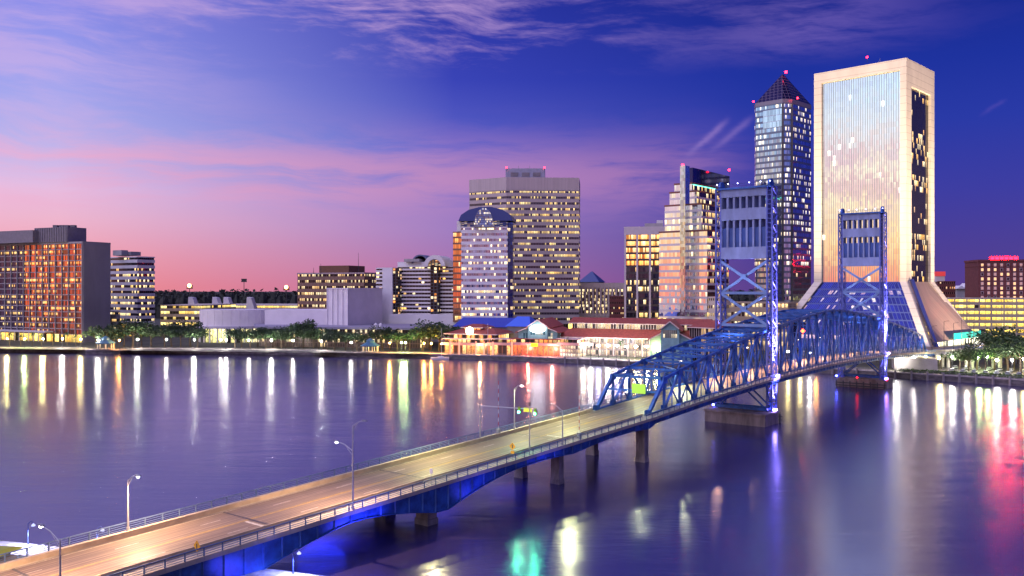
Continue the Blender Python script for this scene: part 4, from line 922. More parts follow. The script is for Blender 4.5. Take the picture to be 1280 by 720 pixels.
for i, (px, kd) in enumerate(LAMPS):
    nm = dict(w='white', y='yellow', o='orange', g='greenish')[kd]
    x, y = riverlamp(px, 4.5, kd, f'{nm} globe lamp on the left river bank, {ORD[i]} lamp from the left', 5.2)
    if i % 2 == 0 or kd != 'w': light('lamp_light', 'POINT', (x, y-1.2, GZ+5.2), LR[kd], 5000, None, .3)
L2 = [(1120,'w',10),(1142,'w',16),(1157,'y',22),(1174,'y',14),(1190,'w',26),(1223,'g',26),(1207,'w',40),(1234,'g',34),(1246,'w',18),(1265,'w',22),(1280,'y',30),(1000,'y',12),(1020,'o',9),(985,'y',12),(1012,'w',7)]
for i, (px, kd, inl) in enumerate(L2):
    nm = dict(w='white', y='yellow', o='orange', g='greenish')[kd]
    x, y = riverlamp(px, inl, kd, f'{nm} lamp on the bank beyond the bridge, {ORD[i]} of that group', 5.6, 1.15, 'lamps on the bank beyond the bridge')
    if px > 1100: light('lamp_light', 'POINT', (x, y-1.2, GZ+5.0), LR[kd], 2200, None, .25)
L3 = [(716,'w'),(728,'w'),(738,'w'),(748,'b'),(760,'w'),(771,'b'),(783,'w'),(795,'y'),(808,'w'),(820,'y')]
for i, (px, kd) in enumerate(L3):
    riverlamp(px, 10+(i % 3)*3, kd, f'bright {"violet white" if kd=="b" else "warm"} lamp on the market forecourt, {ORD[i]} from the left', 6.2, 1.7, 'lamps on the market forecourt')
for px in (730, 765, 800): x, y = shore_pt(px, 14); light('forecourt_light', 'POINT', (x, y, GZ+8), (1,.75,.5), 1800, None, .5)
for px, cc_ in ((660,(1,.25,.15)),(690,(1,.4,.3)),(600,(1,.5,.2))): x, y = shore_pt(px, 5); light('deck_light', 'POINT', (x, y, GZ+4), cc_, 5000, None, .5)

# stadium floodlight masts far off
def mast(px, y, d_, lab, colr=None, heads=True):
    x = X(px, d_); t_ = thing('light_mast', lab, 'light mast', (x, d_, GZ), 'tall masts in the distance'); z = Z(y, d_)-GZ
    MB().tube((0,0,0),(0,0,z), .7, .35, 6).build('pole', dark_metal, t_)
    m = MB(); m.box((0,0,z), 7, 1.0, 1.0); m.box((0,0,z-3), 7, 1.0, 1.0); m.box((0,.3,z-1.5), 6.5, .5, 4.2); m.build('lamp_rack', dark_metal, t_)
    if colr: MB().lathe((0,-1,z), [(0,-2.2),(1.6,-1.5),(2.2,0),(1.6,1.5),(0,2.2)], 10).build('lamp_head', emit('mast_'+lab[:5], colr, 14), t_)
mast(305, 349, 1100, 'tall dark floodlight mast rising above the woods'); mast(237, 357, 1000, 'glowing orange mast light above the parking deck', (1,.45,.15)); mast(358, 359, 1000, 'orange red mast light left of the brown office', (1,.30,.10))

# parked cars right
def car_proto():
    t_ = thing('parked_car', 'x', 'car', (0,0,0), 'cars in the right car park')
    m = MB(); m.box((0,0,.62), 4.3, 1.75, .55); m.prism([(-1.3,-.8),(1.2,-.8),(1.2,.8),(-1.3,.8)], .89, 1.42, [(-.9,-.68),(.7,-.68),(.7,.68),(-.9,.68)]); m.build('body', mat('car_paint', (.35,.38,.42), .3, metal=.4), t_)
    g = MB(); g.prism([(-1.34,-.84),(1.24,-.84),(1.24,.84),(-1.34,.84)], .93, 1.3, [(-1.05,-.75),(.86,-.75),(.86,.75),(-1.05,.75)], cap=False); g.build('window', darkw, t_)
    for sx in (-1.35, 1.35):
        for sy in (-.85, .85): MB().tube((sx,sy-.1,.33),(sx,sy+.1,.33), .33, n=12).build('wheel', dark_metal, t_)
    return t_
cp_ = car_proto(); n_ = 0
for row in range(2):
    for i in range(7):
        x, y = shore_pt(1190+i*14+row*4, 16+row*16); o = cp_ if n_ == 0 else copy_tree(cp_); o.location = (x, y, GZ+.03); o.rotation_euler.z = math.radians(52)
        o['label'] = f'silver car parked in the {"front" if row == 0 else "back"} row at right, {ORD[i]} from the left'; n_ += 1
tag(MB().quad((*shore_pt(1165,11),GZ+.02),(*shore_pt(1400,11),GZ+.02),(*shore_pt(1400,42),GZ+.02),(*shore_pt(1165,42),GZ+.02)).build('car_park', asph), kind='structure')

# sailboats
def sailboat(px, y, lab, mh):
    d_ = H*F/(y-YH); t_ = thing('sailboat', lab, 'sailboat', (X(px,d_), d_, 0), 'sailboats moored by the dining deck')
    L_ = 10; m = MB(); sec = []
    for i in range(9):
        u = -L_/2+L_*i/8; wd = 1.5*math.sin(math.pi*min(1,(i+1.6)/9.6))**.7 if i < 8 else .08; sec.append([(u,-wd,1.1+.3*(i/8)**2),(u,-wd*.7,-.1),(u,wd*.7,-.1),(u,wd,1.1+.3*(i/8)**2)])
    for a_, b_ in zip(sec, sec[1:]):
        for k in range(3): m.quad(a_[k], b_[k], b_[k+1], a_[k+1])
        m.quad(a_[3], b_[3], b_[0], a_[0])
    m.ngon(sec[0]); m.build('hull', mat('boat_white', (.75,.75,.8), .4), t_)
    c_ = MB(); c_.prism([(-1.5,-.8),(2.2,-.5),(2.2,.5),(-1.5,.8)], 1.15, 1.8, [(-1.2,-.6),(1.8,-.35),(1.8,.35),(-1.2,.6)]); c_.build('cabin', white_wall, t_)
    MB().tube((.8,0,1.2),(.8,0,mh), .11, .07, 6).build('mast', mat('mast_white', (.7,.7,.72), .4), t_); MB().tube((.8,0,2.6),(-4,0,2.5), .16, n=6).build('boom', mat('furled_blue', (.08,.12,.4), .7), t_)
    r_ = MB()
    for p in ((-4.9,0,1.2),(4.9,0,1.4),(.8,1.3,1.2),(.8,-1.3,1.2)): r_.beam((.8,0,mh-.2), p, .04)
    r_.build('rigging', metal_grey, t_)
sailboat(550, 449.3, 'white sailboat with the shorter mast, moored beside the leafy trees', 17); sailboat(608, 449.8, 'white sailboat with tall mast moored before the orange dining deck', 20)

# ================================================================== THE BRIDGE
O = Vector((68.8, 259.0)); U = Vector((.621, .784)); R = Vector((.784, -.621))
S0, S1 = 0.0, 111.0; MIDS = 55.5
def zd(s):
    if s < -70: return 10.0-.0375*(-70-s)
    if s > 181: return max(10.0-.02*(s-181), 7.5)
    return 13.8-3.8*((s-MIDS)/125.5)**2
def W3(s, t, dz=0.0, z=None):
    p = O+U*s+R*t; return Vector((p.x, p.y, (zd(s) if z is None else z)+dz))
ang_b = math.atan2(U.y, U.x)
br = thing('lift_bridge', 'long blue steel vertical lift bridge with two towers and arched trusses', 'bridge')
def strip(s0, s1, t0, t1, dz0, dz1=None, step=4.0):
    """slab following the deck between s0..s1 and t0..t1"""
    m = MB(); n = max(1, int((s1-s0)/step)); dz1 = dz0 if dz1 is None else dz1
    for i in range(n):
        a = s0+(s1-s0)*i/n; b_ = s0+(s1-s0)*(i+1)/n
        T = [W3(a,t0,dz1),W3(a,t1,dz1),W3(b_,t1,dz1),W3(b_,t0,dz1)]; B_ = [W3(a,t0,dz0),W3(a,t1,dz0),W3(b_,t1,dz0),W3(b_,t0,dz0)]
        m.quad(*T, [(t0,a),(t1,a),(t1,b_),(t0,b_)])
        if dz1 != dz0: m.quad(B_[3],B_[2],B_[1],B_[0]); m.quad(B_[1],B_[2],T[2],T[1]); m.quad(B_[3],B_[0],T[0],T[3])
        if i == 0 and dz1 != dz0: m.quad(B_[0],B_[1],T[1],T[0])
        if i == n-1 and dz1 != dz0: m.quad(B_[2],B_[3],T[3],T[2])
    return m
SA, SB = -262.0, 300.0
def roadmat():
    m = bpy.data.materials.new('bridge_asphalt'); m.use_nodes = True; t = NT(m.node_tree); p = m.node_tree.nodes['Principled BSDF']
    tc = t.new('ShaderNodeTexCoord'); sp = t.new('ShaderNodeSeparateXYZ'); t.l.new(tc.outputs['UV'], sp.inputs[0])
    a = t.noise(t.xyz(t.m('MULTIPLY', sp.outputs[0], 3.2), t.m('MULTIPLY', sp.outputs[1], .018), 0), 1.0, 6, .65)
    b_ = t.noise(t.xyz(sp.outputs[0], sp.outputs[1], 3), .35, 5, .6)
    wheel = t.m('ABSOLUTE', t.m('SINE', t.m('MULTIPLY', sp.outputs[0], math.pi/1.65)))
    c = t.mix(t.mr(a, .32, .68), (.07,.055,.046,1), (.33,.25,.19,1)); c = t.mix(t.m('MULTIPLY', t.mr(b_, .35, .7), .45), c, (.14,.11,.09,1))
    c = t.mix(t.m('MULTIPLY', wheel, .25), c, (.11,.085,.07,1))
    t.put(p.inputs['Base Color'], c); p.inputs['Roughness'].default_value = .55; return m
strip(SA, SB, -6.6, 6.6, -.55, 0).build('roadway', roadmat(), br)
walk = mat('walk_concrete', (.40,.36,.30), .8, var=.15, vscale=.4)
for a, b_ in ((-9.4,-6.6),(6.6,9.4)): strip(SA, SB, a, b_, -.45, .18).build('sidewalk', walk, br)
wh = mat('lane_white', (.50,.47,.42), .6, var=.3, vscale=2); ye = mat('lane_yellow', (.45,.30,.05), .6, var=.3, vscale=2)
for t_ in (-.16, .16): strip(SA, SB, t_-.06, t_+.06, .006).build('lane_line', ye, br)
for t_ in (-6.3, 6.3): strip(SA, SB, t_-.06, t_+.06, .006).build('lane_line', wh, br)
dash = MB()
for t_ in (-3.25, 3.25):
    s_ = SA
    while s_ < SB: strip(s_, s_+3.2, t_-.07, t_+.07, .006).build('lane_dash', wh, br); s_ += 12.2
for s_ in (-172, -100): strip(s_, s_+.5, .4, 6.1, .007).build('stop_line', wh, br)
# expansion joints
for s_ in (-200,-171,-140,-102,-72,0,111,181): strip(s_, s_+.35, -6.5, 6.5, .009).build('deck_joint', dark_metal, br)
# barrier + railings
barr = mat('barrier_tan', (.42,.34,.24), .75, var=.15, vscale=.5)
for a in (-6.85, 6.6): strip(SA, -72, a, a+.25, .18, .82).build('barrier', barr, br)
for sgn in (-1, 1):
    tt = sgn*9.3; m = MB()
    n = int((SB-SA)/2.6)
    for i in range(n+1):
        s_ = SA+(SB-SA)*i/n; m.beam(W3(s_,tt,-.3), W3(s_,tt,1.25), .16, .16)
    for dz, w_ in ((1.25,.14),(.95,.07),(.65,.07),(.38,.07)):
        for i in range(0, n, 2):
            a = SA+(SB-SA)*i/n; b_ = SA+(SB-SA)*min(n,i+2)/n; m.beam(W3(a,tt,dz), W3(b_,tt,dz), w_, w_)
    m.build('railing', mat('rail_blue', (.10,.16,.28), .5) , br)
    # outer fascia girder, haunched over the piers
    sup = [-250,-215,-178,-140,-102,-72]
    m = MB(); N = int((SB-SA)/3)
    def depth(s_):
        if s_ < -72:
            return 1.6+max((.7 if q > -130 else 3.4)*max(0, 1-abs(s_-q)/(12 if q > -130 else 21))**1.7 for q in sup)
        return 1.5
    for k_, t2 in enumerate((sgn*8.6, sgn*3.0)):
        for i in range(N):
            a = SA+(SB-SA)*i/N; b_ = SA+(SB-SA)*(i+1)/N
            for ww in (.25,): 
                o_ = t2+sgn*ww/2; i_ = t2-sgn*ww/2
                m.quad(W3(a,o_,-depth(a)), W3(b_,o_,-depth(b_)), W3(b_,o_,-.46), W3(a,o_,-.46)) if sgn > 0 else m.quad(W3(b_,o_,-depth(b_)), W3(a,o_,-depth(a)), W3(a,o_,-.46), W3(b_,o_,-.46))
                m.quad(W3(b_,i_,-depth(b_)), W3(a,i_,-depth(a)), W3(a,i_,-.46), W3(b_,i_,-.46)) if sgn > 0 else m.quad(W3(a,i_,-depth(a)), W3(b_,i_,-depth(b_)), W3(b_,i_,-.46), W3(a,i_,-.46))
            m.beam(W3(a,t2,-depth(a)), W3(b_,t2,-depth(b_)), .7, .14)
            if k_ == 0 and i % 1 == 0: m.beam(W3(a,t2+sgn*.2,-depth(a)+.05), W3(a,t2+sgn*.2,-.5), .12, .25)
    m.build('girder', steel, br)
m = MB(); s_ = SA
while s_ < SB: m.beam(W3(s_,-8.4,-.95), W3(s_,8.4,-.95), .4, .7); s_ += 6.2
m.build('floor_beams', steel, br)
# concrete piers of the near spans
pier_m = mat('pier_concrete', (.26,.22,.22), .85, var=.45, vscale=.5, stretch=(1,1,.4))
for s_, tt, wd in ((-72,6.7,2.2),(-102,4.6,2.0),(-140,5.0,2.7),(-178,5.0,3.0),(-215,5,3.2),(240,6,3),(275,6,3)):
    zt_ = zd(s_)-(5.0 if s_ < -130 else 2.3 if s_ < -80 else 1.9); z0_ = GZ if s_ > 181 else 0
    for sg in (-1, 1):
        p = O+U*s_+R*(tt*sg); m = MB(); m.box((p.x,p.y,(zt_+z0_)/2-.5), wd*.8, wd, zt_-z0_+1.0, ang_b)
        if z0_ == 0: m.box((p.x,p.y,.35), wd*.92, wd*1.12, 1.3, ang_b)
        m.build('pier_column', pier_m, br)
    p = O+U*s_; m = MB(); m.box((p.x,p.y,zt_-.2-(0 if s_ != -72 else .8)), wd*.7, tt*2+wd*.6, .9, ang_b); m.build('pier_cap', pier_m, br)
# --- trusses
def ztop(s): # top chord height
    pts = [(-70,10.2),(-64,17.6),(-48,20.4),(-32,22.8),(-16,25.0),(0,27.0),(25,29.6),(45,31.2),(55.5,31.5)]
    q = s if s <= MIDS else 2*MIDS-s
    for (a, za), (b_, zb_) in zip(pts, pts[1:]):
        if a <= q <= b_: return za+(zb_-za)*(q-a)/(b_-a)
    return pts[0][1]
def truss(sa, sb, n, ends, lab):
    tr = bpy.data.objects.new('truss_span', None); COL.objects.link(tr); tr.parent = br; tr['label'] = lab
    nodes = [sa+(sb-sa)*i/n for i in range(n+1)]
    for sgn in (-1, 1):
        tt = sgn*7.0
        m = MB()
        for a, b_ in zip(nodes, nodes[1:]):
            if (ends[0] and a == nodes[0]) or (ends[1] and b_ == nodes[-1]): continue
            m.beam(W3(a,tt,z=ztop(a)), W3(b_,tt,z=ztop(b_)), .62, .62)
            for o_ in (-.36, .36): p = W3(a,tt+o_,z=ztop(a)-.35); m.box((p.x,p.y,p.z), 2.0, .06, 1.5, ang_b)
        m.build('top_chord', steel, tr)
        m = MB()
        for a, b_ in zip(nodes, nodes[1:]):
            m.beam(W3(a,tt,.1), W3(b_,tt,.1), .5, .8)
            for o_ in (-.32, .32): p = W3(a,tt+o_,.7); m.box((p.x,p.y,p.z), 1.9, .06, 1.3, ang_b)
        m.build('bottom_chord', steel, tr)
        for i, s_ in enumerate(nodes):
            if 0 < i < n:
                m = MB()   # laced vertical: two thin flanges with zigzag bars
                for o_ in (-.28, .28): m.beam(W3(s_+o_,tt,.4), W3(s_+o_,tt,z=ztop(s_)-.2), .14, .4)
                hh = ztop(s_)-zd(s_); k = int(hh/1.1)
                for j in range(k): m.beam(W3(s_-.28*(-1)**j,tt,.5+j*hh/k*.95), W3(s_+.28*(-1)**j,tt,.5+(j+1)*hh/k*.95), .09, .09)
                m.build('vertical', steel, tr)
        for i in range(n):
            a, b_ = nodes[i], nodes[i+1]
            if ends[0] and i == 0: MB().beam(W3(a,tt,.1), W3(b_,tt,z=ztop(b_)), .75, .75).build('end_post', steel, tr); continue
            if ends[1] and i == n-1: MB().beam(W3(b_,tt,.1), W3(a,tt,z=ztop(a)), .75, .75).build('end_post', steel, tr); continue
            mid_ = (a+b_)/2; up_ = ((i % 2) == 0)
            p, q = (W3(a,tt,z=ztop(a)), W3(b_,tt,.3)) if up_ else (W3(a,tt,.3), W3(b_,tt,z=ztop(b_)))
            MB().beam(p, q, .42, .46).build('diagonal', steel, tr)
            pm = (p+q)/2; m = MB(); m.beam(pm, W3(mid_,tt,.3), .2, .24)
            m.beam(pm, W3(b_ if not up_ else a, tt, .3), .22, .26); m.build('sub_brace', steel, tr)
    for i, s_ in enumerate(nodes):
        if 0 < i < n or (not ends[0] and i == 0) or (not ends[1] and i == n):
            z_ = ztop(s_); m = MB(); m.beam(W3(s_,-7,z=z_), W3(s_,7,z=z_), .45, .5)
            if z_-zd(s_) > 9: m.beam(W3(s_,-7,z=z_-2.0), W3(s_,7,z=z_-2.0), .25, .3); [m.beam(W3(s_,-7+k*3.5,z=z_-(0 if k % 2 else 2)), W3(s_,-3.5+k*3.5,z=z_-(2 if k % 2 else 0)), .14, .14) for k in range(4)]
            m.build('cross_strut', steel, tr)
        if 0 < i < n-1 or (i == 0 and not ends[0]) or (i == n-1 and not ends[1]):
            b_ = nodes[i+1]; m = MB(); m.beam(W3(s_,-7,z=ztop(s_)), W3(b_,7,z=ztop(b_)), .26, .26); m.beam(W3(s_,7,z=ztop(s_)), W3(b_,-7,z=ztop(b_)-.03), .26, .26); m.build('top_lateral', steel, tr)
    for e, i, j in ((ends[0], 1, 0), (ends[1], n-1, n)):
        if e:
            a = nodes[i]; bt_ = nodes[j]; zz_ = .42; p0 = W3(bt_,-7,.1).lerp(W3(a,-7,z=ztop(a)), .62); p1 = W3(bt_,7,.1).lerp(W3(a,7,z=ztop(a)), .62)
            m = MB(); m.beam(p0, p1, .4, .5); m.beam(W3(a,-7,z=ztop(a)), W3(a,7,z=ztop(a)), .5, .6)
            for u in (.12,.88): m.beam(p0.lerp(p1,u), W3(a,-7,z=ztop(a)).lerp(W3(a,7,z=ztop(a)), .25 if u < .5 else .75), .2, .2)
            m.build('portal_frame', steel, tr)
    return tr
truss(-70, -1.2, 9, (True, False), 'near flanking truss rising toward the first tower')
truss(1.2, 109.8, 14, (False, False), 'central lifting truss between the towers')
truss(112.2, 181, 9, (False, True), 'far flanking truss descending to the bank')
# --- towers
panel = mat('counterweight_paint', (.20,.24,.42), .55, var=.22, vscale=.3, stretch=(1,1,.3)); dpan = mat('recess_blue', (.03,.07,.26), .5)
def tower(s0, dirn, lab):
    tw = bpy.data.objects.new('lift_tower', None); COL.objects.link(tw); tw.parent = br; tw['label'] = lab
    zt_ = 68.3; sb_ = s0+dirn*4.0
    zbse = 3.4
    for sgn in (-1, 1):
        # column: laced box, deep along the bridge
        m = MB(); tt = sgn*7.9; DS = 1.6; DT = .75
        for ds in (-DS, DS):
            for dt in (-DT, DT): m.beam(W3(s0+ds,tt+dt,z=zbse), W3(s0+ds,tt+dt,z=zt_), .42, .42, up=(U.x,U.y,0))
        n = 24; dz = (zt_-zbse)/n
        for i in range(n):
            z0_, z1_ = zbse+i*dz, zbse+(i+1)*dz
            for dt in (-DT, DT):
                a_, b2_ = (-DS, DS) if i % 2 == 0 else (DS, -DS)
                m.beam(W3(s0+a_,tt+dt,z=z0_), W3(s0+b2_,tt+dt,z=z1_), .34, .12, up=(U.x,U.y,0))
                m.beam(W3(s0-DS,tt+dt,z=z1_), W3(s0+DS,tt+dt,z=z1_), .2, .2)
            for ds in (-DS, DS):
                m.beam(W3(s0+ds,tt-DT,z=z0_+.4), W3(s0+ds,tt+DT,z=z0_+.4), .5, .14); m.beam(W3(s0+ds,tt-DT,z=z0_+dz*.6), W3(s0+ds,tt+DT,z=z0_+dz*.6), .4, .14)
        m.build('column', mat('column_paint', (.10,.13,.42), .45, var=.12), tw)
    # X bracing, front plane, above the truss
    m = MB()
    lv = [(zt_-25.5, 44.0-5.5), (44.0-5.5, 27.5)]
    zA = zt_-21.2; zC = ztop(s0)+1.2; zB = (zA+zC)/2
    for z0_, z1_ in ((zA, zB), (zB, zC)):
        for s_ in (s0,):
            m.beam(W3(s_-1.5,-7.3,z=z0_), W3(s_-1.5,7.3,z=z1_), .5, .75); m.beam(W3(s_-1.1,7.3,z=z0_), W3(s_-1.1,-7.3,z=z1_), .5, .75)
        m.beam(W3(s0-1.4,-7.3,z=z1_), W3(s0-1.4,7.3,z=z1_), .5, .8)
        p = W3(s0-1.3,0,z=(z0_+z1_)/2); m.box((p.x,p.y,p.z), 1.0, 1.7, 1.5, ang_b)
    m.build('cross_brace', mat('brace_paint', (.16,.26,.50), .45, var=.1), tw)
    # counterweight: pale concrete panel with pilasters between the columns
    sF = s0-1.1 if dirn < 0 else s0-1.1
    zc0, zc1 = zt_-20.6, zt_-.6
    m = MB(); c_ = O+U*(s0); 
    m2 = MB(); m2.box((c_.x,c_.y,(zc0+3+zt_-11.5)/2), 2.4, 14.2, (zt_-11.5)-(zc0+3), ang_b); m2.build('counterweight_core', dpan, tw)
    for z0_, z1_ in ((zc0, zc0+3.4), (zt_-9.2, zt_-5.8), (zt_-2.4, zt_-.1)): m.box((c_.x,c_.y,(z0_+z1_)/2), 3.6, 14.6, z1_-z0_, ang_b)
    for j in range(8):
        p = O+U*s0+R*(-7.0+j*2.0); m.box((p.x,p.y,(zc0+3.3+zt_-2.3)/2), 3.3, .62 if 0 < j < 7 else .5, (zt_-2.3)-(zc0+3.3), ang_b)
    m.build('counterweight', panel, tw)
    # sheave deck with wheels, rail and blue lights
    m = MB(); m.box((c_.x,c_.y,zt_+.1), 5.0, 17.0, .5, ang_b)
    for sgn in (-1, 1):
        for ds in (-2.4, 2.4): m.beam(W3(s0+ds,-8.4,z=zt_+1.4), W3(s0+ds,8.4,z=zt_+1.4), .08, .08)
        for j in range(10): m.beam(W3(s0+2.4*sgn,-8.4+j*1.86,z=zt_+.2), W3(s0+2.4*sgn,-8.4+j*1.86,z=zt_+1.4), .07, .07)
    m.build('top_platform', steel, tw)
    for sgn in (-1, 1):
        p = W3(s0,sgn*7.6,z=zt_+.9); q = R*.35; MB().tube((p.x-q.x,p.y-q.y,p.z),(p.x+q.x,p.y+q.y,p.z), 1.6, n=16).build('sheave', steel, tw)
    for j, tt in enumerate((-8,-4.5,-1.5,2,5.5,8.3)):
        p = W3(s0-2.3,tt,z=zt_+1.5); MB().lathe((p.x,p.y,p.z), [(0,-.22),(.22,0),(0,.22)], 8).build('platform_light', emit('led_blue', (.35,.35,1), 14), tw)
    # under-deck bracing
    m = MB(); zu = zd(s0)-1.8
    for s_ in (s0, sb_):
        m.beam(W3(s_,-7.6,z=zbse+1), W3(s_,7.6,z=zbse+1), .5, .8); m.beam(W3(s_,-7.6,z=zbse+1.3), W3(s_,0,z=zu), .35, .4); m.beam(W3(s_,7.6,z=zbse+1.3), W3(s_,0,z=zu), .35, .4)
        m.beam(W3(s_,-7.6,z=zu), W3(s_,7.6,z=zu), .5, .6)
    for sgn in (-1, 1): m.beam(W3(s0,sgn*7.8,z=zbse+1), W3(sb_,sgn*7.8,z=zbse+1), .5, .7); m.beam(W3(s0,sgn*7.8,z=zbse+1), W3(sb_,sgn*7.8,z=zu), .3, .3)
    m.build('lower_brace', steel, tw)
    cpr = O+U*(s0+dirn*3.2); m = MB(); m.box((cpr.x,cpr.y,1.2), 9.6, 18.4, 4.0, ang_b); m.box((cpr.x,cpr.y,3.3), 10.2, 19.0, .5, ang_b)
    m.build('pier_base', mat('pier_base', (.24,.19,.19), .85, var=.4, vscale=.4, stretch=(1,1,.25)), tw)
    m = MB()   # timber fender on the channel side
    for j in range(8):
        p = cpr+R*(-9+j*2.6)+U*(-dirn*6.2); m.tube((p.x,p.y,-1),(p.x,p.y,2.6), .28, n=6)
    for z_ in (.8, 1.8): a_ = cpr+R*-9.5-U*dirn*6.4; b2_ = cpr+R*10-U*dirn*6.4; m.beam((a_.x,a_.y,z_),(b2_.x,b2_.y,z_), .3, .4)
    m.build('fender', dark_metal, tw)
    p = W3(s0-1.2,10.2,z=zd(s0)+.9); MB().box(tuple(p), 1.0, .6, .5, ang_b).build('led_fixture', emit('led_violet', (.30,.22,1), 60), tw)
    p = W3(s0-1.2,9.4,z=4.2); MB().box(tuple(p), 1.2, .6, .5, ang_b).build('led_fixture', MATS['led_violet'], tw)  # low fixtures added to draw blue streaks on the water
    p = W3(s0-1.8,-9.4,z=4.2); MB().box(tuple(p), .8, .5, .4, ang_b).build('led_fixture', emit('led_deep', (.06,.08,1), 50), tw)
    # LED floods: very strong on the right-hand column
    col = (.50,.36,1.0)
    for tt, pw in ((11.6, 4.5e5), (-11.0, .4e5)):
        for z_, zaim, k in ((zd(s0)-1, zt_-14, 1.5), (zd(s0)-1, 42, .7), (4.0, 12, .22)):
            p = W3(s0-1.0,tt,z=z_); q = W3(s0,math.copysign(7.9,tt),z=zaim); light('tower_flood', 'SPOT', p, col, pw*k, None, .12, q, 42, .9)
    p = W3(s0-16,0,z=zd(s0)+1.5); light('panel_flood', 'SPOT', p, (.60,.62,1), 4.5e4, None, .3, W3(s0,0,z=zt_-13), 40, .8)
    return tw
tower(0, -1, 'near tower with pale counterweight panel lit blue')
tower(111, 1, 'far tower with pale counterweight panel lit blue')
# red navigation lamps
nav = emit('nav_red', (1,.002,.006), 22)
for s_, tt, z_ in ((104,-8,12.2),(104.5,0,4.4),(104.5,11,4.2)):
    p = W3(s_,tt,z=z_); MB().lathe(tuple(p), [(0,-.35),(.35,0),(0,.35)], 8).build('navigation_light', nav, br)
p = W3(60,-5,z=24); MB().lathe(tuple(p), [(0,-.8),(.8,0),(0,.8)], 8).build('traffic_beacon', emit('beacon_orange', (1,.04,.01), 20), br)
# luminaires added in the trusses to give the roadway the glow of traffic
lumi = emit('added_luminaire', (1,.82,.6), 6)
for i, s_ in enumerate((-52,-30,-8,14,36,58,80,102,124,146,168)):
    for tt in (-5.6,):
        p = W3(s_,tt,7.2); MB().box(tuple(p), .9, .35, .2, ang_b).build('added_luminaire', lumi, br)
        light('added_luminaire_light', 'SPOT', p+Vector((0,0,-.25)), (1,.56,.36) if s_ > -20 else (.85,.9,.5), 15000 if s_ > -50 else 5000, None, .3, W3(s_,0,0), 140, .6)
# blue strip lights under the near deck and washing the outside of the trusses
for i, s_ in enumerate((-196,-178,-158,-132,-112)):
    p = W3(s_,13,-4.5); light('girder_flood', 'SPOT', p, (.09,.08,1), 14000 if i < 2 else (4000 if i == 2 else 900), None, .6, W3(s_,8.6,-1), 120, .8)
    p = W3(s_,0,-3.2); light('under_deck_light', 'SPOT', p, (.02,.04,1), 9000 if s_ < -140 else 2500, None, 4.0, W3(s_,0,-10), 150, .6)
for s_ in (-60,-40,-20,20,42,64,86,125,150,172):
    p = W3(s_,11.5,.5); light('truss_flood', 'SPOT', p, (.10,.22,1), 1500, None, .2, W3(s_,7,9), 120, .8)
    p = W3(s_,-5.5,.8); light('truss_flood', 'SPOT', p, (.10,.30,1), 900, None, .2, W3(s_,-7,z=ztop(s_)), 110, .8)

light('portal_light', 'SPOT', W3(-80,-4,9), (.35,.9,.85), 3500, None, .3, W3(-67,0,6), 110, .8)
# overhead sign on the portal
sg = MB(); p = W3(-66.5,2.6,z=15.6)
sg.box((p.x,p.y,p.z), .25, 3.5, 2.2, ang_b); so = sg.build('overhead_sign', emit('sign_lime', lin(170,225,5), .9)); tag(so, 'glowing yellow green sign panel hung on the truss portal', 'sign')

# approach road curving right on the far bank
def ramp():
    pts = [W3(290,0)]; m = MB(); rl = MB(); path = []
    P0 = W3(176,6); 
    xs = [(1160,440,402),(1185,439.5,400),(1215,438,396),(1250,436.5,392),(1290,435,388),(1400,432,382)]
    pp_ = [Vector((X(a,d_), d_, Z(y,d_))) for a, y, d_ in xs]
    t_ = thing('elevated_ramp', 'pale elevated road ramp passing in front of the flared skyscraper', 'ramp')
    for a, b_ in zip(pp_, pp_[1:]):
        dr = (b_-a); dr.z = 0; dr.normalize(); bk = Vector((-dr.y, dr.x, 0))*9
        m.quad(a, b_, b_+bk, a+bk); dn = Vector((0,0,-1.6)); m.quad(a+dn, b_+dn, b_, a); m.quad(a+dn+bk, b_+dn+bk, b_+dn, a+dn)
        up = Vector((0,0,.9)); rl.quad(a-bk*.02, b_-bk*.02, b_-bk*.02+up, a-bk*.02+up); rl.quad(a+bk*.03+up, b_+bk*.03+up, b_+bk*.03, a+bk*.03); rl.quad(a-bk*.02+up, b_-bk*.02+up, b_+bk*.03+up, a+bk*.03+up)
    m.build('deck', concrete, t_); rl.build('parapet', walk, t_)
    for p in pp_[:5]:
        for k in (.2, .8): MB().box((p.x+1, p.y+9*k, (p.z-1.6+GZ)/2), 1.2, 1.2, p.z-1.6-GZ).build('pillar', concrete, t_)
    for p in pp_[:5]: light('ramp_light', 'POINT', (p.x, p.y+4, p.z+6), (1,.75,.5), 1600, None, .3)
    bs = [Vector(shore_pt(px, 12)) for px in (1118, 1172)]
    w_ = thing('abutment_building', 'low plain concrete abutment under the bridge end at right', 'abutment'); MB().prism([tuple(bs[0]), tuple(bs[1]), tuple(bs[1]+Vector((4,12))), tuple(bs[0]+Vector((4,12)))], GZ, GZ+5.5).build('wall', concrete, w_)
    for i, (px, y) in enumerate(((1165,408),(1180,402),(1202,400),(1217,403),(1192,404))):
        d_ = 402; q = thing('street_light', f'unlit dark street light on the far ramp, {ORD[i]} of five', 'street light', (X(px,d_), d_, Z(438,d_)), 'street lights on the far ramp'); h_ = Z(y,d_)-Z(438,d_)
        MB().tube((0,0,0),(0,0,h_), .16, .1, 6).build('pole', dark_metal, q); MB().beam((0,0,h_),(1.6,0,h_+.3), .12).build('arm', dark_metal, q); MB().box((1.9,0,h_+.3), .8, .3, .15).build('lamp_head', dark_metal, q)
ramp()

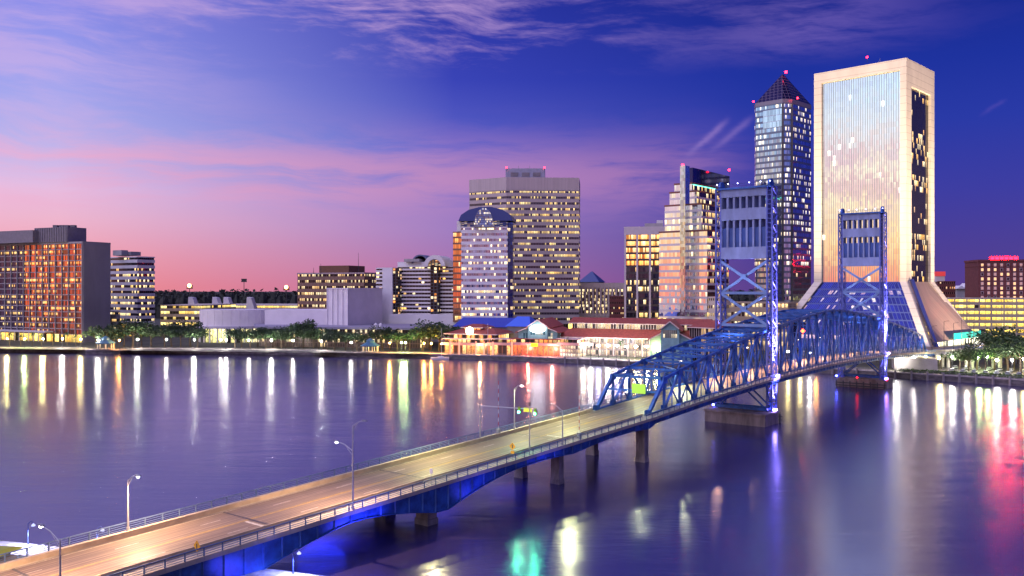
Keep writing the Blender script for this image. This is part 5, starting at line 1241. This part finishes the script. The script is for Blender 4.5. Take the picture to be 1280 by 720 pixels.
# ================================================================== BRIDGE FURNITURE
def s_at(px, t):
    k = (px-640)/F; b_ = O+R*t; return (k*b_.y-b_.x)/(U.x-k*U.y)
def ztopx(px, t, y): p = W3(s_at(px,t), t); return H-(y-YH)/F*p.y
galv = mat('pole_galv', (.42,.42,.45), .4, metal=.5)
lampw = emit('street_white', (1,.97,.85), 55)
def streetlight(px, t, ytop, heads, lab, power=3500, col=(1,.80,.55), lit=(True,)):
    s_ = s_at(px, t); base = W3(s_, t, .18); zt_ = ztopx(px, t, ytop); hgt = zt_-base.z
    q = thing('street_light', lab, 'street light', tuple(base), 'street lights on the bridge')
    m = MB(); m.tube((0,0,0),(0,0,hgt), .15, .08, 10); m.tube((0,0,0),(0,0,.5), .26, .22, 10); m.build('pole', galv, q)
    for k, (ddx, ddz, ln, on) in enumerate(heads):
        dv = Vector((R.x, R.y, 0))*ddx; a0 = Vector((0,0,hgt-.1+ddz)); a1 = a0+dv*ln*.55+Vector((0,0,.75)); a2 = a0+dv*ln+Vector((0,0,1.0))
        m = MB(); m.tube(a0, a1, .06, .055, 6); m.tube(a1, a2, .055, .05, 6); m.tube(a0+Vector((0,0,-.7)), a1, .035, .03, 5); m.build('arm', galv, q)
        hp = a2+dv*.35; m = MB(); m.box((hp.x,hp.y,hp.z+.05), .95, .36, .18, math.atan2(R.y,R.x)); m.build('lamp_head', metal_grey, q)
        if on:
            m = MB(); m.lathe((hp.x,hp.y,hp.z-.1), [(0,-.16),(.16,-.1),(.2,0),(0,.04)], 10); m.build('lamp_glass', lampw, q)
            w_ = base+hp; light('street_lamp_light', 'SPOT', (w_.x,w_.y,w_.z-.35), col, power, None, .15, (w_.x,w_.y,0), 150, .5)
streetlight(441, 9.0, 532, [(1,0,2.2,False),(-1,-3.6,3.2,True)], 'tall two armed street light on the near right side of the bridge', 14000, (1,.62,.38))
streetlight(160, -9.0, 600, [(1,0,2.3,True)], 'bright lit street light on the left railing in the near foreground', 15000, (1,.60,.34))
streetlight(75, 9.0, 676, [(-1,0,4.2,True)], 'street light at the bottom left corner with a long arm', 15000, (1,.58,.32))
streetlight(643, -9.0, 486, [(1,0,1.6,True)], 'orange lit street light on the far railing beside the traffic signals', 6000, (.95,1,.5))
streetlight(703, 9.0, 513, [(-1,0,2.2,False)], 'unlit pole with short arm at the near railing before the truss', 0)
# spots without poles, added to light the roadway; only the first lies outside the frame
light('street_lamp_light', 'SPOT', W3(-215, 0, 11), (1,.6,.34), 15000, None, .2, W3(-215,0,0), 150, .5)
light('street_lamp_light', 'SPOT', W3(-128, -5, 10), (.95,.85,.36), 12000, None, .2, W3(-128,-2,0), 150, .5)
light('street_lamp_light', 'SPOT', W3(-84, -5, 10), (.85,.90,.40), 11000, None, .2, W3(-84,-2,0), 150, .5)
# traffic signals
def signals():
    s_ = s_at(600, -9.0); base = W3(s_, -9.0, .18); q = thing('signal_gantry', 'thin mast arm carrying two green traffic signals over the road', 'traffic signal', tuple(base))
    zt_ = ztopx(600,-9.0,506)-base.z; MB().tube((0,0,0),(0,0,zt_), .16, .11, 8).build('pole', galv, q)
    e = Vector((R.x,R.y,0))*14.5; MB().tube((0,0,zt_-.2),(e.x,e.y,zt_+.3), .12, .07, 8).build('mast_arm', galv, q)
    for f_ in (.70, .97):
        c_ = e*f_+Vector((0,0,zt_)); f2 = Vector((-U.x,-U.y,0)); m = MB(); m.box((c_.x,c_.y,c_.z-.2), .35, .5, 1.3, ang_b); h_ = m.build('signal_head', mat('signal_yellow', (.25,.2,.02), .5), q)
        lp = c_+f2*.3; MB().lathe((lp.x,lp.y,lp.z-.55), [(0,-.24),(.24,0),(0,.24)], 8).build('green_lamp', emit('signal_green', (.05,1,.45), 60), q)
        light('signal_light', 'SPOT', tuple(base+lp+f2*.5), (.1,1,.5), 900, None, .2, tuple(base+lp+f2*30+Vector((8,0,-14))), 120, .7)
    c_ = e*.84+Vector((0,0,zt_+.1)); m = MB(); m.box((c_.x,c_.y,c_.z-.1), .12, 1.9, .75, ang_b); m.build('lane_sign', emit('lane_sign', lin(220,220,10), 1.1), q)
    s2 = s_at(662, 9.0); b2 = W3(s2,9.0,.18); q2 = thing('signal_pole', 'slim grey signal pole on the near railing beside the yellow diamond sign', 'pole', tuple(b2)); MB().tube((0,0,0),(0,0,ztopx(662,9.0,507)-b2.z), .12, .09, 8).build('pole', galv, q2)
    MB().box((0,0,ztopx(662,9.0,507)-b2.z+.3), .3, .3, .7).build('cap', dark_metal, q2)
signals()
def gate(px, t, ytop, lab):
    s_ = s_at(px, t); base = W3(s_, t, .18); h_ = ztopx(px,t,ytop)-base.z; q = thing('barrier_gate', lab, 'barrier gate', tuple(base), 'raised barrier gates')
    MB().box((0,0,.6), .7, .7, 1.2, ang_b).build('housing', mat('gate_grey', (.3,.32,.3), .6), q)
    r_ = MB(); wmm = MB(); n = 12
    for i in range(n): (r_ if i % 2 else wmm).beam((0,0,1.0+(h_-1)*i/n), (0,0,1.0+(h_-1)*(i+1)/n), .16, .1)
    r_.build('red_stripe_arm', mat('gate_red', (.5,.03,.02), .5), q); wmm.build('white_stripe_arm', mat('gate_white', (.75,.75,.72), .5), q)
gate(623, -8.0, 476, 'red and white barrier arm raised upright on the far side of the road'); gate(724, 8.3, 490, 'red and white barrier arm raised upright on the near side of the road')
def diamond(px, t, ytop, lab, size, col, plaque=False, text_pct=False):
    s_ = s_at(px, t); base = W3(s_, t, .18); h_ = ztopx(px,t,ytop)-base.z; q = thing('warning_sign', lab, 'road sign', tuple(base), 'yellow warning signs on the bridge')
    MB().tube((0,0,0),(0,0,h_-size*.4), .05, n=6).build('post', galv, q); zc = h_-size*.71
    m = MB(); r_ = size*.71; f_ = Vector((-U.x,-U.y,0))*.07; rv = Vector((R.x,R.y,0))
    pts = [rv*r_+Vector((0,0,zc)), Vector((0,0,zc+r_)), -rv*r_+Vector((0,0,zc)), Vector((0,0,zc-r_))]
    m.ngon([p+f_ for p in pts][::-1]); m.ngon([p+f_*1.5 for p in pts]); 
    for i in range(4): j = (i+1) % 4; m.quad(pts[i]+f_, pts[j]+f_, pts[j]+f_*1.5, pts[i]+f_*1.5)
    m.build('sign_plate', col, q)
    # black signal-ahead style bar pictogram
    k = MB(); 
    c_ = Vector((0,0,zc))+f_*1.7; k.quad(c_+rv*-.12+Vector((0,0,-.32)), c_+rv*.12+Vector((0,0,-.32)), c_+rv*.12+Vector((0,0,.32)), c_+rv*-.12+Vector((0,0,.32))); k.build('symbol', dark_metal, q)
    if plaque: MB().box((0+f_.x,f_.y,zc-r_-.35), .08, .8, .5, ang_b).build('plaque', col, q)
yel = mat('sign_yellow_paint', (.65,.33,.02), .5)
diamond(247, 8.6, 675, 'yellow diamond warning sign near the bottom left of the bridge', 1.05, yel); diamond(641, 8.6, 553, 'yellow diamond warning sign with a small plaque below it', 1.0, yel, True)
s_ = s_at(539, 8.8); base = W3(s_,8.8,.18); q = thing('road_sign', 'small pale sign on a thin post at the near railing', 'road sign', tuple(base)); MB().tube((0,0,0),(0,0,2.4), .05, n=6).build('post', galv, q); MB().box((0,0,2.2), .08, .6, .8, ang_b).build('sign_plate', white_wall, q)

# ================================================================== NEAR BANK
NB = [(-200,166,1.9),(-80,131,1.9),(-36,118,1.9),(-14,110,1.9),(30,94,1.9),(140,52,1.9)]
nl = MB(); nl.ngon([(x,y,1.8) for x,y,z in NB]+[(140,-300,1.8),(-400,-300,1.8),(-400,220,1.8)]); tag(nl.build('near_bank_ground', mat('near_ground', (.04,.045,.035), .9, var=.4)), kind='structure')
nw = MB(); npth = MB(); nrl = MB()
for a, b_ in zip(NB, NB[1:]):
    nw.quad((a[0],a[1],-1),(b_[0],b_[1],-1),(b_[0],b_[1],1.95),(a[0],a[1],1.95)); nw.quad((b_[0],b_[1],-1),(a[0],a[1],-1),(a[0],a[1],1.95),(b_[0],b_[1],1.95))
    npth.quad((a[0]-1.2,a[1]-4.6,1.86),(b_[0]-1.2,b_[1]-4.6,1.86),(b_[0],b_[1],1.86),(a[0],a[1],1.86))
tag(nw.build('near_bank_wall', conc_dark), kind='structure'); tag(npth.build('near_riverside_path', mat('path_white', (.50,.50,.56), .7, var=.35, vscale=.8)), kind='structure')
def path_at(px):
    k = (px-640)/F
    for a, b_ in zip(NB, NB[1:]):
        den = (b_[0]-a[0])-k*(b_[1]-a[1]); u = (k*a[1]-a[0])/den if abs(den) > 1e-6 else -1
        if 0 <= u <= 1: return a[0]+(b_[0]-a[0])*u, a[1]+(b_[1]-a[1])*u
    return None
for i, (px, hh, sc_) in enumerate(((38,3.2,1),(124,3.4,1),(368,3.0,1))):
    x, y = path_at(px); y -= .6; q = thing('path_lamp', ['dark path lamp left of the lit street light at bottom left','dark path lamp with blue glow beside the left railing','small lamp on the lit path below the right girder','path lamp beyond the left edge','path lamp under the bridge','short path lamp between the two left ones'][i], 'lamp', (x,y,1.86), 'lamps on the near river path')
    m = MB(); m.tube((0,0,0),(0,0,hh), .09, .05, 8); m.tube((0,0,hh-.1),(.45,0,hh+.3), .05, n=6); m.tube((.45,0,hh+.3),(.75,0,hh), .05, n=6); m.build('post', mat('blue_post', (.05,.08,.3), .5), q)
    MB().lathe((.75,0,hh-.35), [(.02,.3),(.28,.05),(.26,-.1),(0,-.15)], 10).build('lamp_shade', emit('pathlamp', (.5,.55,1), 1.2), q)
    light('path_light', 'SPOT', (x+.75,y-1.2,1.86+hh-.7), (.62,.62,1.0) if px < 200 else (.25,.3,1), 3000, None, .25, (x+.75,y-1.2,0), 160, .3)
# dock shelter at the left edge and floating dock by the girder
q = thing('dock_shelter', 'small dock shelter with yellow green roof at the left edge', 'shelter'); x, y = X(-40, 119), 119
MB().prism([(x-7,y-4),(x+7,y-5.5),(x+8,y-.5),(x-6,y+1)], 4.2, 4.6, [(x-6,y-3),(x+6,y-4.3),(x+7,y-1.4),(x-5,y)]).build('roof', mat('yg_roof', (.25,.30,.03), .6), q)
m = MB(); [m.tube((x+a,y+b_,1.8),(x+a,y+b_,4.3), .15, n=6) for a, b_ in ((-5.5,-3),(5.5,-4.5),(6.3,-1.2),(-5,0))]; m.build('posts', dark_metal, q)
MB().box((x+2,y-2.2,2.6), 10, 3.4, 1.5, -.1).build('counter', conc_dark, q)
print('objects', len(bpy.data.objects))
